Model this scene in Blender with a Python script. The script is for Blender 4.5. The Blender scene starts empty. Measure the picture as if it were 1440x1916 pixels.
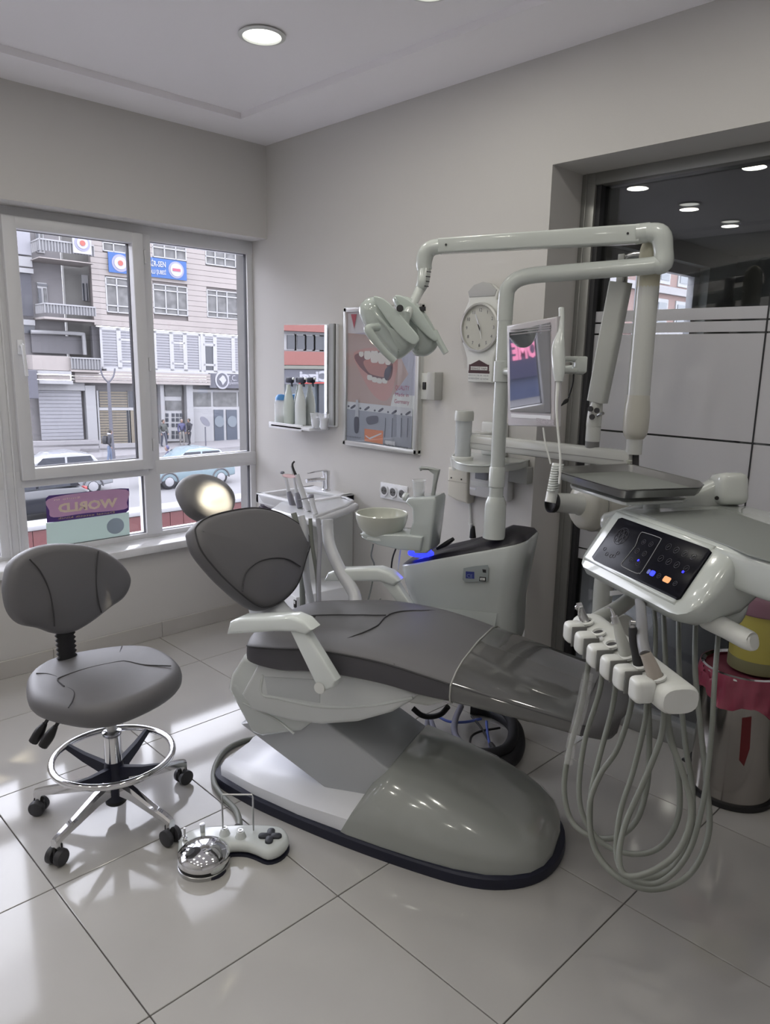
import bpy, bmesh, math, random
from mathutils import Vector, Matrix
random.seed(7)
SC = bpy.context.scene
COL = SC.collection

# ---------------------------------------------------------------- camera
YAW, PITCH, ROLL, FPX, EYE = 0.776263183, 0.204443992, 0.0187816589, 1377.91, 1.57
def cam_axes():
    y, p, r = YAW, PITCH, ROLL
    f = Vector((math.sin(y)*math.cos(p), math.cos(y)*math.cos(p), -math.sin(p)))
    rt = Vector((math.cos(y), -math.sin(y), 0)); up = rt.cross(f)
    return rt*math.cos(r)+up*math.sin(r), up*math.cos(r)-rt*math.sin(r), f
RT, UP, FW = cam_axes()
CAM = Vector((0, 0, EYE))
cd = bpy.data.cameras.new('camera'); co = bpy.data.objects.new('camera', cd); COL.objects.link(co)
cd.sensor_fit = 'HORIZONTAL'; cd.sensor_width = 36; cd.lens = FPX/1440*36; cd.clip_start = .05; cd.clip_end = 400
co.matrix_world = Matrix((( RT.x, UP.x, -FW.x, 0), (RT.y, UP.y, -FW.y, 0), (RT.z, UP.z, -FW.z, EYE), (0, 0, 0, 1)))
SC.camera = co

# ---------------------------------------------------------------- sky, exposure
w = bpy.data.worlds.new('sky'); SC.world = w; w.use_nodes = True
bg = w.node_tree.nodes['Background']; bg.inputs[0].default_value = (.90, .90, 1, 1); bg.inputs[1].default_value = 8.0
SC.view_settings.view_transform = 'Standard'; SC.view_settings.look = 'None'
SC.view_settings.gamma = 1; SC.view_settings.use_curve_mapping = False
SC.view_settings.exposure = 0.18
def area_light(name, loc, size, power, color, aim=(0, 0, -1), shape='DISK', spread=math.pi):
    l = bpy.data.lights.new(name, 'AREA'); l.shape = shape; l.size = size; l.energy = power; l.color = color; l.spread = spread
    o = bpy.data.objects.new(name, l); COL.objects.link(o); o.location = loc
    o.rotation_euler = Vector(aim).to_track_quat('-Z', 'Y').to_euler(); return o
LAMP_W = 2.2
LAMPS = [(1.817, 2.565), (.93, 2.62), (.04, 2.66), (-.85, 2.7), (1.985, 1.86), (.99, 1.85), (0., 1.85), (-.9, 1.85), (1.9, .95), (.95, .95), (0, .95), (-.85, .95), (1.9, .05), (.5, -.1), (-.8, -.1)]  # after the seen and mirrored ones, unseen lamps added to brighten the room
for i, (x, y) in enumerate(LAMPS):
    area_light('ceiling_lamp_light', (x, y, 2.725), .13, LAMP_W, (1, .975, .87))

# ---------------------------------------------------------------- pixel -> ray -> real plane
def ray(x, y): return RT*((x-720)/FPX)+UP*((958-y)/FPX)+FW
def P(x, y, ax, v):
    d = ray(x, y); t = (v-CAM[ax])/d[ax]; return CAM+d*t
def PL(x, y, p0, n):
    d = ray(x, y); return CAM+d*((Vector(p0)-CAM).dot(n)/d.dot(n))
def D(x, y, depth): return CAM+ray(x, y)*depth
O = Vector((1.584, 1.937, 0)); U = Vector((.359, -.933, 0)).normalized(); V = Vector((.933, .359, 0)).normalized(); Z = Vector((0, 0, 1))
def W(a, b, z): return O+U*a+V*b+Z*z
def C(x, y, b): return PL(x, y, O+V*b, V)

# ---------------------------------------------------------------- materials
MATS = {}
def mat(name, col, rough=.5, metal=0, bump=0, bscale=40, noise=0, nscale=5, coat=0, emit=None, estr=1, alpha=1, trans=0, ior=1.45, spec=.5):
    if name in MATS: return MATS[name]
    m = bpy.data.materials.new(name); m.use_nodes = True; nt = m.node_tree; b = nt.nodes['Principled BSDF']
    b.inputs['Base Color'].default_value = (*col, 1); b.inputs['Roughness'].default_value = rough; b.inputs['Metallic'].default_value = metal
    b.inputs['Coat Weight'].default_value = coat; b.inputs['Coat Roughness'].default_value = .05
    b.inputs['IOR'].default_value = ior; b.inputs['Transmission Weight'].default_value = trans; b.inputs['Alpha'].default_value = alpha
    b.inputs['Specular IOR Level'].default_value = spec
    if emit: b.inputs['Emission Color'].default_value = (*emit, 1); b.inputs['Emission Strength'].default_value = estr
    if noise or bump:
        tc = nt.nodes.new('ShaderNodeTexCoord')
    if noise:
        n = nt.nodes.new('ShaderNodeTexNoise'); n.inputs['Scale'].default_value = nscale; n.inputs['Detail'].default_value = 5
        nt.links.new(tc.outputs['Object'], n.inputs['Vector'])
        mp = nt.nodes.new('ShaderNodeMapRange'); mp.inputs[1].default_value = .3; mp.inputs[2].default_value = .7; mp.inputs[3].default_value = 1-noise; mp.inputs[4].default_value = 1+noise
        nt.links.new(n.outputs['Fac'], mp.inputs[0])
        mx = nt.nodes.new('ShaderNodeVectorMath'); mx.operation = 'SCALE'; mx.inputs[0].default_value = col
        nt.links.new(mp.outputs[0], mx.inputs['Scale']); nt.links.new(mx.outputs[0], b.inputs['Base Color'])
    if bump:
        n2 = nt.nodes.new('ShaderNodeTexNoise'); n2.inputs['Scale'].default_value = bscale; n2.inputs['Detail'].default_value = 6
        nt.links.new(tc.outputs['Object'], n2.inputs['Vector'])
        bp = nt.nodes.new('ShaderNodeBump'); bp.inputs['Strength'].default_value = bump; bp.inputs['Distance'].default_value = .002
        nt.links.new(n2.outputs['Fac'], bp.inputs['Height']); nt.links.new(bp.outputs[0], b.inputs['Normal'])
    MATS[name] = m; return m
def glass_mat(name, tint=(1, 1, 1), refl=1.0, ior=1.5):
    """thin clear pane: straight-through transparency plus Fresnel mirror"""
    if name in MATS: return MATS[name]
    m = bpy.data.materials.new(name); m.use_nodes = True; nt = m.node_tree; nt.nodes.clear()
    out = nt.nodes.new('ShaderNodeOutputMaterial'); mix = nt.nodes.new('ShaderNodeMixShader'); tr = nt.nodes.new('ShaderNodeBsdfTransparent'); gl = nt.nodes.new('ShaderNodeBsdfGlossy')
    fr = nt.nodes.new('ShaderNodeFresnel'); fr.inputs[0].default_value = ior; gl.inputs['Roughness'].default_value = 0
    ml = nt.nodes.new('ShaderNodeMath'); ml.operation = 'MULTIPLY'; ml.inputs[1].default_value = refl
    tr.inputs[0].default_value = (*tint, 1)
    nt.links.new(fr.outputs[0], ml.inputs[0]); nt.links.new(ml.outputs[0], mix.inputs[0]); nt.links.new(tr.outputs[0], mix.inputs[1]); nt.links.new(gl.outputs[0], mix.inputs[2]); nt.links.new(mix.outputs[0], out.inputs[0])
    MATS[name] = m; return m
def translucent(name, col, f=.5):
    if name in MATS: return MATS[name]
    m = mat(name, col, .5); nt = m.node_tree; tr = nt.nodes.new('ShaderNodeBsdfTranslucent'); tr.inputs[0].default_value = (*col, 1)
    mx = nt.nodes.new('ShaderNodeMixShader'); mx.inputs[0].default_value = f; out = nt.nodes['Material Output']
    nt.links.new(nt.nodes['Principled BSDF'].outputs[0], mx.inputs[1]); nt.links.new(tr.outputs[0], mx.inputs[2]); nt.links.new(mx.outputs[0], out.inputs[0]); return m
WALL = mat('wall_paint', (.58, .565, .55), .75, bump=.12, bscale=220)
CEIL = mat('ceiling_paint', (.92, .90, .93), .85)
TILE = mat('polished_tile', (.45, .437, .42), .085, noise=.03, nscale=3, coat=.1, spec=.55)
GROUT = mat('dark_grout', (.09, .085, .08), .8)
SKIRT = mat('skirting_tile', (.50, .48, .46), .3, noise=.05, nscale=4)
PVC = mat('window_plastic', (.66, .66, .68), .35)
PVCD = mat('window_gasket', (.03, .03, .035), .6)
MARBLE = mat('sill_marble', (.74, .74, .76), .12, noise=.14, nscale=7)
ALU = mat('partition_aluminium', (.30, .30, .29), .4, metal=.5)
WHITE = mat('gloss_white', (.60, .63, .62), .16, coat=.5)
WHITE2 = mat('satin_white', (.66, .67, .65), .33)
WHITE3 = mat('cool_white', (.80, .81, .85), .25)
IVORY = mat('ivory_plastic', (.60, .57, .47), .35)
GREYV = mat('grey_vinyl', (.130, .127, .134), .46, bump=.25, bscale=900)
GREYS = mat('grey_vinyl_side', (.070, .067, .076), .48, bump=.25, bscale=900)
SEAM = mat('dark_seam', (.045, .044, .048), .7)
GLOSSG = mat('glossy_grey_plastic', (.10, .10, .10), .06, coat=1)
BLACK = mat('black_plastic', (.012, .012, .014), .4)
BLACKG = mat('black_glass', (.006, .006, .01), .07)
NAVY = mat('navy_rubber', (.015, .017, .035), .5)
CHROME = mat('chrome', (.75, .75, .77), .08, metal=1)
STEEL = mat('brushed_steel', (.50, .50, .50), .28, metal=1)
MIRROR = mat('mirror_silver', (.86, .87, .87), .01, metal=1)
HOSE = mat('grey_hose', (.20, .21, .19), .42)
GREYM = mat('grey_mat', (.22, .235, .225), .55)

# ---------------------------------------------------------------- object helpers
LOCS = {}
def thing(name, label, cat, loc=(0, 0, 0), group=None, kind=None):
    o = bpy.data.objects.new(name, None); COL.objects.link(o); o.location = loc; o.empty_display_size = .05
    o['label'] = label; o['category'] = cat
    if group: o['group'] = group
    if kind: o['kind'] = kind
    LOCS[o] = Vector(loc); return o
def struct_empty(name, loc=(0, 0, 0)):
    o = bpy.data.objects.new(name, None); COL.objects.link(o); o.location = loc; o.empty_display_size = .05
    o['kind'] = 'structure'; LOCS[o] = Vector(loc); return o
def obj(name, geo, m, parent=None, smooth=True, ang=38, label=None, base=None, kind=None):
    me = bpy.data.meshes.new(name)
    if isinstance(geo, bmesh.types.BMesh): bm = geo
    else:
        bm = bmesh.new(); vs = [bm.verts.new(v) for v in geo[0]]
        for f in geo[1]:
            try: bm.faces.new([vs[i] for i in f])
            except ValueError: pass
    off = LOCS[parent] if parent else Vector(base or (0, 0, 0))
    bmesh.ops.recalc_face_normals(bm, faces=bm.faces)
    if off.length: bmesh.ops.translate(bm, verts=bm.verts, vec=-off)
    if smooth:
        for f in bm.faces: f.smooth = True
        a = math.radians(ang)
        for e in bm.edges:
            if len(e.link_faces) == 2 and e.calc_face_angle(0) > a: e.smooth = False
    bm.to_mesh(me); bm.free(); me.materials.append(m)
    o = bpy.data.objects.new(name, me); COL.objects.link(o)
    if parent: o.parent = parent
    else: o.location = off
    LOCS[o] = Vector(off)
    if label: o['label'] = label
    if kind: o['kind'] = kind
    return o
def tag(o, label, cat, group=None, kind=None):
    o['label'] = label; o['category'] = cat
    if group: o['group'] = group
    if kind: o['kind'] = kind
    return o
def struct(name, geo, m, **k):
    o = obj(name, geo, m, **k); o['kind'] = 'structure'; return o
def box(lo, hi, bevel=0, bm=None, seg=2):
    """axis aligned box between two corners"""
    return obox(((lo[0]+hi[0])/2, (lo[1]+hi[1])/2, (lo[2]+hi[2])/2), (1, 0, 0), (0, 1, 0), (0, 0, 1), (hi[0]-lo[0])/2, (hi[1]-lo[1])/2, (hi[2]-lo[2])/2, bevel, bm, seg)
def obox(c, ex, ey, ez, hx, hy, hz, bevel=0, bm=None, seg=2):
    b2 = bmesh.new(); c = Vector(c); ex = Vector(ex); ey = Vector(ey); ez = Vector(ez)
    v = [b2.verts.new(c+ex*hx*i+ey*hy*j+ez*hz*k) for i in (-1, 1) for j in (-1, 1) for k in (-1, 1)]
    for f in ((0, 1, 3, 2), (4, 6, 7, 5), (0, 4, 5, 1), (2, 3, 7, 6), (0, 2, 6, 4), (1, 5, 7, 3)): b2.faces.new([v[i] for i in f])
    if bevel: bmesh.ops.bevel(b2, geom=b2.edges[:], offset=min(bevel, abs(hx)*.95, abs(hy)*.95, abs(hz)*.95), segments=seg, affect='EDGES', profile=.5)
    if bm is None: return b2
    me = bpy.data.meshes.new('t'); b2.to_mesh(me); b2.free(); bm.from_mesh(me); bpy.data.meshes.remove(me); return bm
def join(*bms):
    a = bms[0]
    for b in bms[1:]:
        me = bpy.data.meshes.new('t'); b.to_mesh(me); b.free(); a.from_mesh(me); bpy.data.meshes.remove(me)
    return a
def catmull(pts, n=6, closed=False):
    pts = [Vector(p) for p in pts]; out = []; N = len(pts)
    rng = range(N if closed else N-1)
    for i in rng:
        if closed: p0, p1, p2, p3 = pts[i-1], pts[i], pts[(i+1) % N], pts[(i+2) % N]
        else:
            p1, p2 = pts[i], pts[i+1]; p0 = pts[i-1] if i else p1*2-p2; p3 = pts[i+2] if i+2 < N else p2*2-p1
        for k in range(n):
            t = k/n; out.append(.5*((2*p1)+(p2-p0)*t+(2*p0-5*p1+4*p2-p3)*t*t+(3*p1-p0-3*p2+p3)*t**3))
    if not closed: out.append(pts[-1])
    return out
def tube(pts, r, n=12, smooth=6, closed=False, flat=None, bm=None):
    """r: number or list of radii per control point; flat=(axis, factor) squashes the section along a world axis"""
    P3 = [Vector(p) for p in pts]; rs = r if isinstance(r, (list, tuple)) else [r]*len(P3)
    if smooth and len(P3) > 2 or (smooth and closed):
        c = catmull([(*p,) for p in P3], smooth, closed)
        rr = catmull([(q, 0, 0) for q in rs], smooth, closed); P3, rs = c, [max(q.x, 1e-4) for q in rr]
    b = bmesh.new(); rings = []; N = len(P3); prev = None
    for i, p in enumerate(P3):
        if closed: t = (P3[(i+1) % N]-P3[i-1])
        else: t = P3[min(i+1, N-1)]-P3[max(i-1, 0)]
        if t.length < 1e-9: t = Vector((0, 0, 1))
        t.normalize()
        if prev is None:
            a = Vector((0, 0, 1)) if abs(t.z) < .9 else Vector((1, 0, 0)); x = t.cross(a).normalized()
        else:
            x = (prev-t*prev.dot(t)); x = x.normalized() if x.length > 1e-6 else t.orthogonal().normalized()
        prev = x; y = t.cross(x); ring = []
        for k in range(n):
            th = 2*math.pi*k/n; v = (x*math.cos(th)+y*math.sin(th))*rs[i]
            if flat: ax = Vector(flat[0]); v = v-ax*v.dot(ax)*(1-flat[1])
            ring.append(b.verts.new(p+v))
        rings.append(ring)
    for i in range(N if closed else N-1):
        A, B = rings[i], rings[(i+1) % N]
        for k in range(n): b.faces.new((A[k], A[(k+1) % n], B[(k+1) % n], B[k]))
    if not closed: b.faces.new(rings[0][::-1]); b.faces.new(rings[-1])
    if bm is not None: return join(bm, b)
    return b
def lathe(profile, c, axis=(0, 0, 1), n=32, cap=True, sx=1, sy=1):
    """profile [(radius, height)] along axis from c"""
    ax = Vector(axis).normalized(); x = ax.orthogonal().normalized() if abs(ax.z) < .99 else Vector((1, 0, 0)); y = ax.cross(x); c = Vector(c)
    b = bmesh.new(); rings = [[b.verts.new(c+ax*h+x*(math.cos(2*math.pi*k/n)*r*sx)+y*(math.sin(2*math.pi*k/n)*r*sy)) for k in range(n)] for r, h in profile]
    for A, B in zip(rings, rings[1:]):
        for k in range(n): b.faces.new((A[k], A[(k+1) % n], B[(k+1) % n], B[k]))
    if cap: b.faces.new(rings[0][::-1]); b.faces.new(rings[-1])
    return b
def loft(rings, cap=True):
    b = bmesh.new(); R = [[b.verts.new(v) for v in r] for r in rings]; n = len(R[0])
    for A, B in zip(R, R[1:]):
        for k in range(n): b.faces.new((A[k], A[(k+1) % n], B[(k+1) % n], B[k]))
    if cap: b.faces.new(R[0][::-1]); b.faces.new(R[-1])
    return b
def inset_ring(pts, n, d):
    """offset a closed planar ring inwards by d"""
    N = len(pts); out = []
    area = sum(((pts[i]-pts[0]).cross(pts[(i+1) % N]-pts[0])).dot(n) for i in range(N)); s = 1 if area > 0 else -1
    for i in range(N):
        a = (pts[i]-pts[i-1]); b_ = (pts[(i+1) % N]-pts[i])
        a = a.normalized() if a.length > 1e-9 else b_.normalized(); b_ = b_.normalized() if b_.length > 1e-9 else a
        na = n.cross(a)*s; nb = n.cross(b_)*s; m = (na+nb); m = m.normalized() if m.length > 1e-6 else na
        out.append(pts[i]+m*(d/max(.5, m.dot(na))))
    return out
def pillow(outline, n, thick, rnd, dome=0, smooth=5, seg=4, fan=True, back=True, rings_in=4):
    """solid from a planar outline: front at the outline plane, going back along -n, rounded edges, optional dome"""
    n = Vector(n).normalized(); pts = [Vector(p) for p in outline]
    if smooth: pts = catmull(pts, smooth, True)
    R = []
    if back:
        for k in range(seg+1):
            t = math.pi/2*k/seg; R.append([p-n*(thick-rnd+rnd*math.cos(t)) for p in inset_ring(pts, n, rnd*(1-math.sin(t)))])
    else: R.append([p-n*thick for p in pts])
    for k in range(seg+1):
        t = math.pi/2*k/seg; R.append([p-n*(rnd-rnd*math.sin(t)) for p in inset_ring(pts, n, rnd*(1-math.cos(t)))])
    b = bmesh.new(); RR = [[b.verts.new(v) for v in r] for r in R]; N = len(pts)
    for A, B in zip(RR, RR[1:]):
        for k in range(N): b.faces.new((A[k], A[(k+1) % N], B[(k+1) % N], B[k]))
    if fan:
        c = sum(R[-1], Vector())/N; last = RR[-1]
        for j in range(1, rings_in):
            s = 1-j/rings_in; cur = [b.verts.new(c+(p-c)*s+n*dome*(1-s*s)) for p in R[-1]]
            for k in range(N): b.faces.new((last[k], last[(k+1) % N], cur[(k+1) % N], cur[k]))
            last = cur
        cv = b.verts.new(c+n*dome)
        for k in range(N): b.faces.new((last[k], last[(k+1) % N], cv))
        cb = b.verts.new(sum(R[0], Vector())/N)
        for k in range(N): b.faces.new((RR[0][(k+1) % N], RR[0][k], cb))
    else:
        b.faces.new(RR[-1]); b.faces.new(RR[0][::-1])
    return b
def prism(outline, n, thick, bevel=0):
    return pillow(outline, n, thick, bevel, smooth=0, seg=3 if bevel else 1, fan=False) if bevel else loft([[Vector(p)-Vector(n).normalized()*thick for p in outline], [Vector(p) for p in outline]])
def rrect(c, ex, ey, hx, hy, r, n=5):
    c = Vector(c); ex = Vector(ex); ey = Vector(ey); out = []
    for sx, sy, a0 in ((1, 1, 0), (-1, 1, 90), (-1, -1, 180), (1, -1, 270)):
        for k in range(n+1):
            a = math.radians(a0+90*k/n); out.append(c+ex*(sx*(hx-r)+r*math.cos(a))+ey*(sy*(hy-r)+r*math.sin(a)))
    return out
def ellipse(c, ex, ey, rx, ry, n=32, a0=0, a1=360):
    c = Vector(c); ex = Vector(ex); ey = Vector(ey); full = a1-a0 >= 360
    return [c+ex*rx*math.cos(math.radians(a0+(a1-a0)*k/(n if full else n-1)))+ey*ry*math.sin(math.radians(a0+(a1-a0)*k/(n if full else n-1))) for k in range(n)]
def text(body, p0, ex, ey, h, m, parent=None, name='lettering', width=None, align='LEFT', bold=0, depth=.0006, mirror=False):
    cu = bpy.data.curves.new('t', 'FONT'); cu.body = body; cu.size = 1; cu.extrude = 0; cu.offset = bold; cu.resolution_u = 2
    to = bpy.data.objects.new('t', cu); me = bpy.data.meshes.new_from_object(to); bpy.data.objects.remove(to); bpy.data.curves.remove(cu)
    xs = [v.co.x for v in me.vertices] or [0]; x0, x1 = min(xs), max(xs)
    ex = Vector(ex).normalized(); ey = Vector(ey).normalized(); nz = ex.cross(ey); s = h/.7; sx = s if not width else width/max(x1-x0, 1e-4)
    b = bmesh.new(); b.from_mesh(me); bpy.data.meshes.remove(me)
    for v in b.verts:
        x = (v.co.x-x0)*sx
        if align == 'CENTER': x -= (x1-x0)*sx/2
        if mirror: x = -x
        v.co = Vector(p0)+ex*x+ey*(v.co.y*s)+nz*(depth if not mirror else depth)
    return obj(name, b, m, parent, smooth=False)
def flat(outline, n, off=0, thick=.0008):
    n = Vector(n).normalized(); return prism([Vector(p)+n*(off+thick) for p in outline], n, thick)
# ================================================================ ROOM
XW, YW, ZC = 2.643, 3.71, 2.74          # right wall, window wall, ceiling
X0, Y0 = -1.35, -1.3
YF = 3.87                                # window frame plane
JY, OZ, XP = 1.785, 2.334, 2.865         # jamb of the opening, its head, partition frame face
fl = struct('floor', box((X0-.1, Y0-.1, -.12), (3.05, YW+.05, -.012)), GROUT)
xs = [X0]+[x for x in [.66+.6*k for k in range(-4, 5)] if X0+.05 < x < 2.9]+[2.93]
ys = [Y0]+[y for y in [.85+.603*k for k in range(-4, 6)] if Y0+.05 < y < YW-.05]+[YW]
tile_cache = {}
for i in range(len(xs)-1):
    for j in range(len(ys)-1):
        dx, dy = xs[i+1]-xs[i], ys[j+1]-ys[j]; key = (round(dx, 3), round(dy, 3)); g = .0017
        if key not in tile_cache:
            t = obj('floor_tile', obox((0, 0, -.008), (1, 0, 0), (0, 1, 0), (0, 0, 1), dx/2-g, dy/2-g, .008, .0012, seg=1), TILE, smooth=False)
            tile_cache[key] = t.data
        else:
            t = bpy.data.objects.new('floor_tile', tile_cache[key]); COL.objects.link(t)
        t.parent = fl; t.location = ((xs[i]+xs[i+1])/2, (ys[j]+ys[j+1])/2, 0)
# ceiling with a shallow raised tray
b = bmesh.new(); bx0, by0, bx1, by1 = X0+.35, Y0+.35, XW-.365, YW-.3
box((X0-.1, Y0-.1, ZC), (bx0, YW, ZC+.2), bm=b); box((bx1, Y0-.1, ZC), (XW+.3, YW+.2, ZC+.2), bm=b)
box((bx0, Y0-.1, ZC), (bx1, by0, ZC+.2), bm=b); box((bx0, by1, ZC), (bx1, YW+.2, ZC+.2), bm=b); box((bx0, by0, ZC+.03), (bx1, by1, ZC+.2), bm=b)
struct('ceiling', b, CEIL, smooth=False)
# window wall: under the sill, above the head
b = bmesh.new(); box((X0-.1, YW, -.1), (XW+.3, 4.02, .5), bm=b); box((X0-.1, YW, 2.24), (XW, 4.02, ZC+.2), bm=b); box((X0-.1, YW, .5), (-1.18, 4.02, 2.24), bm=b)
struct('wall_window', b, WALL, smooth=False)
b = bmesh.new(); box((XW, JY, -.1), (2.97, 3.875, ZC+.2), bm=b); box((XW, Y0-.1, OZ), (2.97, JY, ZC+.2), bm=b); box((XW, Y0-.1, -.1), (2.97, -.75, OZ), bm=b)
struct('wall_right', b, WALL, smooth=False)
struct('wall_left', box((X0-.12, Y0-.1, -.1), (X0, 4.02, ZC+.2)), WALL, smooth=False)
struct('wall_back', box((X0-.1, Y0-.12, -.1), (2.97, Y0, ZC+.2)), WALL, smooth=False)
# skirting tiles along window wall and right wall
sk = struct('baseboard_window', box((X0, YW-.004, 0), (XW, YW, .088)), GROUT, smooth=False)
e = [X0, -.523, .077, .677, 1.277, 1.877, 2.477, XW]
for a, c in zip(e, e[1:]): obj('skirting_tile', box((a+.001, YW-.014, .001), (c-.001, YW-.003, .09), .001, seg=1), SKIRT, sk, smooth=False)
sk = struct('baseboard_right', box((XW-.004, JY, 0), (XW, YW, .088)), GROUT, smooth=False)
e = [JY, 1.9, 2.5, 3.1, YW-.014]
for a, c in zip(e, e[1:]): obj('skirting_tile', box((XW-.014, a+.001, .001), (XW-.003, c-.001, .09), .001, seg=1), SKIRT, sk, smooth=False)
# ---- window
wn = struct('window_1', box((-1.2, 3.9, .5), (XW+.01, 3.94, .57)), PVC, smooth=False)
def bar(lo, hi, name='frame_bar', m=PVC, bv=.006, par=wn): return obj(name, box(lo, hi, bv), m, par)
yf = 3.86
bar((-1.2, yf, 2.165), (XW+.005, 3.94, 2.245)); bar((-1.2, yf, .53), (XW+.005, 3.94, .575)); bar((2.605, yf+.002, .53), (XW+.01, 3.896, 2.24)); bar((-1.2, yf, .53), (-1.12, 3.94, 2.24))
bar((1.895, yf-.004, .56), (1.99, 3.94, 2.2)); bar((1.12, yf-.004, .56), (1.255, 3.94, 2.2)); bar((.36, yf-.004, .56), (.44, 3.94, 2.2)); bar((-.42, yf-.004, .56), (-.34, 3.94, 2.2))
bar((-1.2, yf-.006, .905), (1.24, 3.94, .99)); bar((1.24, yf-.006, .905), (1.92, 3.94, .99)); bar((1.96, yf-.006, .905), (XW, 3.94, .99))
bar((1.16, yf-.014, .56), (1.172, yf, 2.2)); bar((1.205, yf-.014, .56), (1.217, yf, 2.2))
# opening sash of the left bay
for lo, hi in (((1.238, yf-.035, .945), (1.303, 3.9, 2.195)), ((1.872, yf-.035, .945), (1.935, 3.9, 2.195)), ((1.238, yf-.034, .945), (1.935, 3.9, 1.003)), ((1.238, yf-.034, 2.14), (1.935, 3.9, 2.197))):
    bar(lo, hi, 'sash_rail')
for z in (2.08, 1.52, 1.08): obj('hinge', box((1.938, yf-.03, z-.035), (1.952, yf, z+.035), .004), PVC, wn)
h = obj('window_handle', box((1.262, yf-.05, 1.56), (1.288, yf-.034, 1.63), .005), WHITE3, wn)
obj('handle_grip', tube([(1.275, yf-.05, 1.6), (1.275, yf-.075, 1.6), (1.278, yf-.078, 1.55), (1.285, yf-.07, 1.46)], .009, 8), WHITE3, h)
GL = glass_mat('window_glass', (.93, .94, .95), .6)
for x0, x1, z0, z1 in ((1.30, 1.875, 1.0, 2.145), (1.99, 2.61, .985, 2.17), (1.25, 1.9, .57, .91), (1.985, 2.61, .57, .91), (.44, 1.125, .98, 2.17), (.44, 1.125, .57, .91), (-.34, .36, .98, 2.17), (-.34, .36, .57, .91), (-1.12, -.42, .98, 2.17), (-1.12, -.42, .57, .91)):
    obj('pane', box((x0, 3.888, z0), (x1, 3.892, z1)), GL, wn, smooth=False)
    b = bmesh.new()                                     # black rubber gaskets around the pane
    for lo, hi in (((x0, 3.874, z0), (x0+.006, 3.9, z1)), ((x1-.006, 3.874, z0), (x1, 3.9, z1)), ((x0, 3.874, z0), (x1, 3.9, z0+.006)), ((x0, 3.874, z1-.006), (x1, 3.9, z1))): box(lo, hi, bm=b)
    obj('gasket', b, PVCD, wn, smooth=False)
struct('trim_1', box((-1.2, 3.672, .503), (XW, 3.875, .548), .008), MARBLE)
struct('trim_2', box((-1.2, 3.94, .45), (XW+.3, 4.1, .53), .008), mat('outer_sill', (.35, .34, .34), .8))
struct('trim_5', box((2.622, 3.898, .3), (2.97, 4.005, ZC)), mat('outer_concrete', (.10, .097, .094), .9, noise=.1, nscale=8), smooth=False)
# ---- glazed partition in the opening
pt = struct('window_2', box((XP+.03, -.75, .0), (XP+.09, JY, .02)), ALU, smooth=False)
def pb(lo, hi, m=ALU, n='partition_bar'): return obj(n, box(lo, hi, .003), m, pt)
pb((XP, 1.722, 0), (XP+.1, JY, OZ)); pb((XP+.012, 1.700, .08), (XP+.09, 1.722, OZ-.045), PVCD); pb((XP, -.75, OZ-.048), (XP+.1, 1.722, OZ)); pb((XP, -.75, 0), (XP+.1, 1.722, .085))
pb((XP+.02, 1.758, .0), (XP+.0-.006, 1.764, OZ))
obj('pane', box((XP+.045, -.75, .08), (XP+.053, 1.705, OZ-.045)), glass_mat('partition_glass', (.72, .74, .74), 2.1), pt, smooth=False, label='dark clear glass sheet with frosted film')
FILM = translucent('frosted_film', (.70, .70, .74), .2)
zs = [.70, .742, .746, 1.283, 1.290, 1.689, 1.694, 1.735, 1.740, 1.785]
for a, c in ((.70, .745), (.752, 1.283), (1.291, 1.688), (1.695, 1.734), (1.741, 1.785)):
    obj('frosted_film', box((XP+.042, -.75, a), (XP+.0445, 1.70, c)), FILM, pt, smooth=False)
obj('glass_joint', box((XP+.040, 1.003, .08), (XP+.046, 1.009, OZ-.07)), PVCD, pt, smooth=False)
# ---- neighbouring room seen dimly through the glass
DK = mat('dim_neighbour_paint', (.10, .105, .10), .8)  # dark wall and floor colours stand in for the room's dimness
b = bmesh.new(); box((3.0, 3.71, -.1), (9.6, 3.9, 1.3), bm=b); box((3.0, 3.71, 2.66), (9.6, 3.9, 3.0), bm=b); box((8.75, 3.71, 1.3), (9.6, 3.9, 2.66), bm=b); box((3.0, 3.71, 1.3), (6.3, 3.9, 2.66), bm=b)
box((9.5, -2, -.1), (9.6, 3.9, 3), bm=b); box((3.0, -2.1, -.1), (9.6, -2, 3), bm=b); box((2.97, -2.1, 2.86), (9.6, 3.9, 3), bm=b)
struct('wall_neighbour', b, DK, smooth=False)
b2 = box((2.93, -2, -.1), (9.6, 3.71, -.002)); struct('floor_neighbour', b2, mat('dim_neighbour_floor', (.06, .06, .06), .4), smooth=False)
w3 = struct('window_3', box((6.3, 3.86, 1.3), (8.75, 3.9, 1.36)), PVC, smooth=False)
GP = mat('neighbour_grey_frame', (.25, .25, .27), .5)
for lo, hi in (((6.3, 3.82, 2.55), (8.75, 3.9, 2.66)), ((8.62, 3.82, 1.3), (8.75, 3.9, 2.66)), ((7.4, 3.82, 1.3), (7.75, 3.9, 2.66)), ((6.3, 3.82, 1.3), (6.75, 3.9, 2.66))): obj('frame_bar', box(lo, hi, .005), GP, w3)
nb_ = thing('brick_building', 'pink and white building seen through the far window behind the glass partition', 'building', (68, 30, -4.4))
obj('wall', box((52, 30, -4.4), (90, 31, 22)), mat('pink_render', (.20, .135, .125), .8), nb_, smooth=False)
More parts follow.
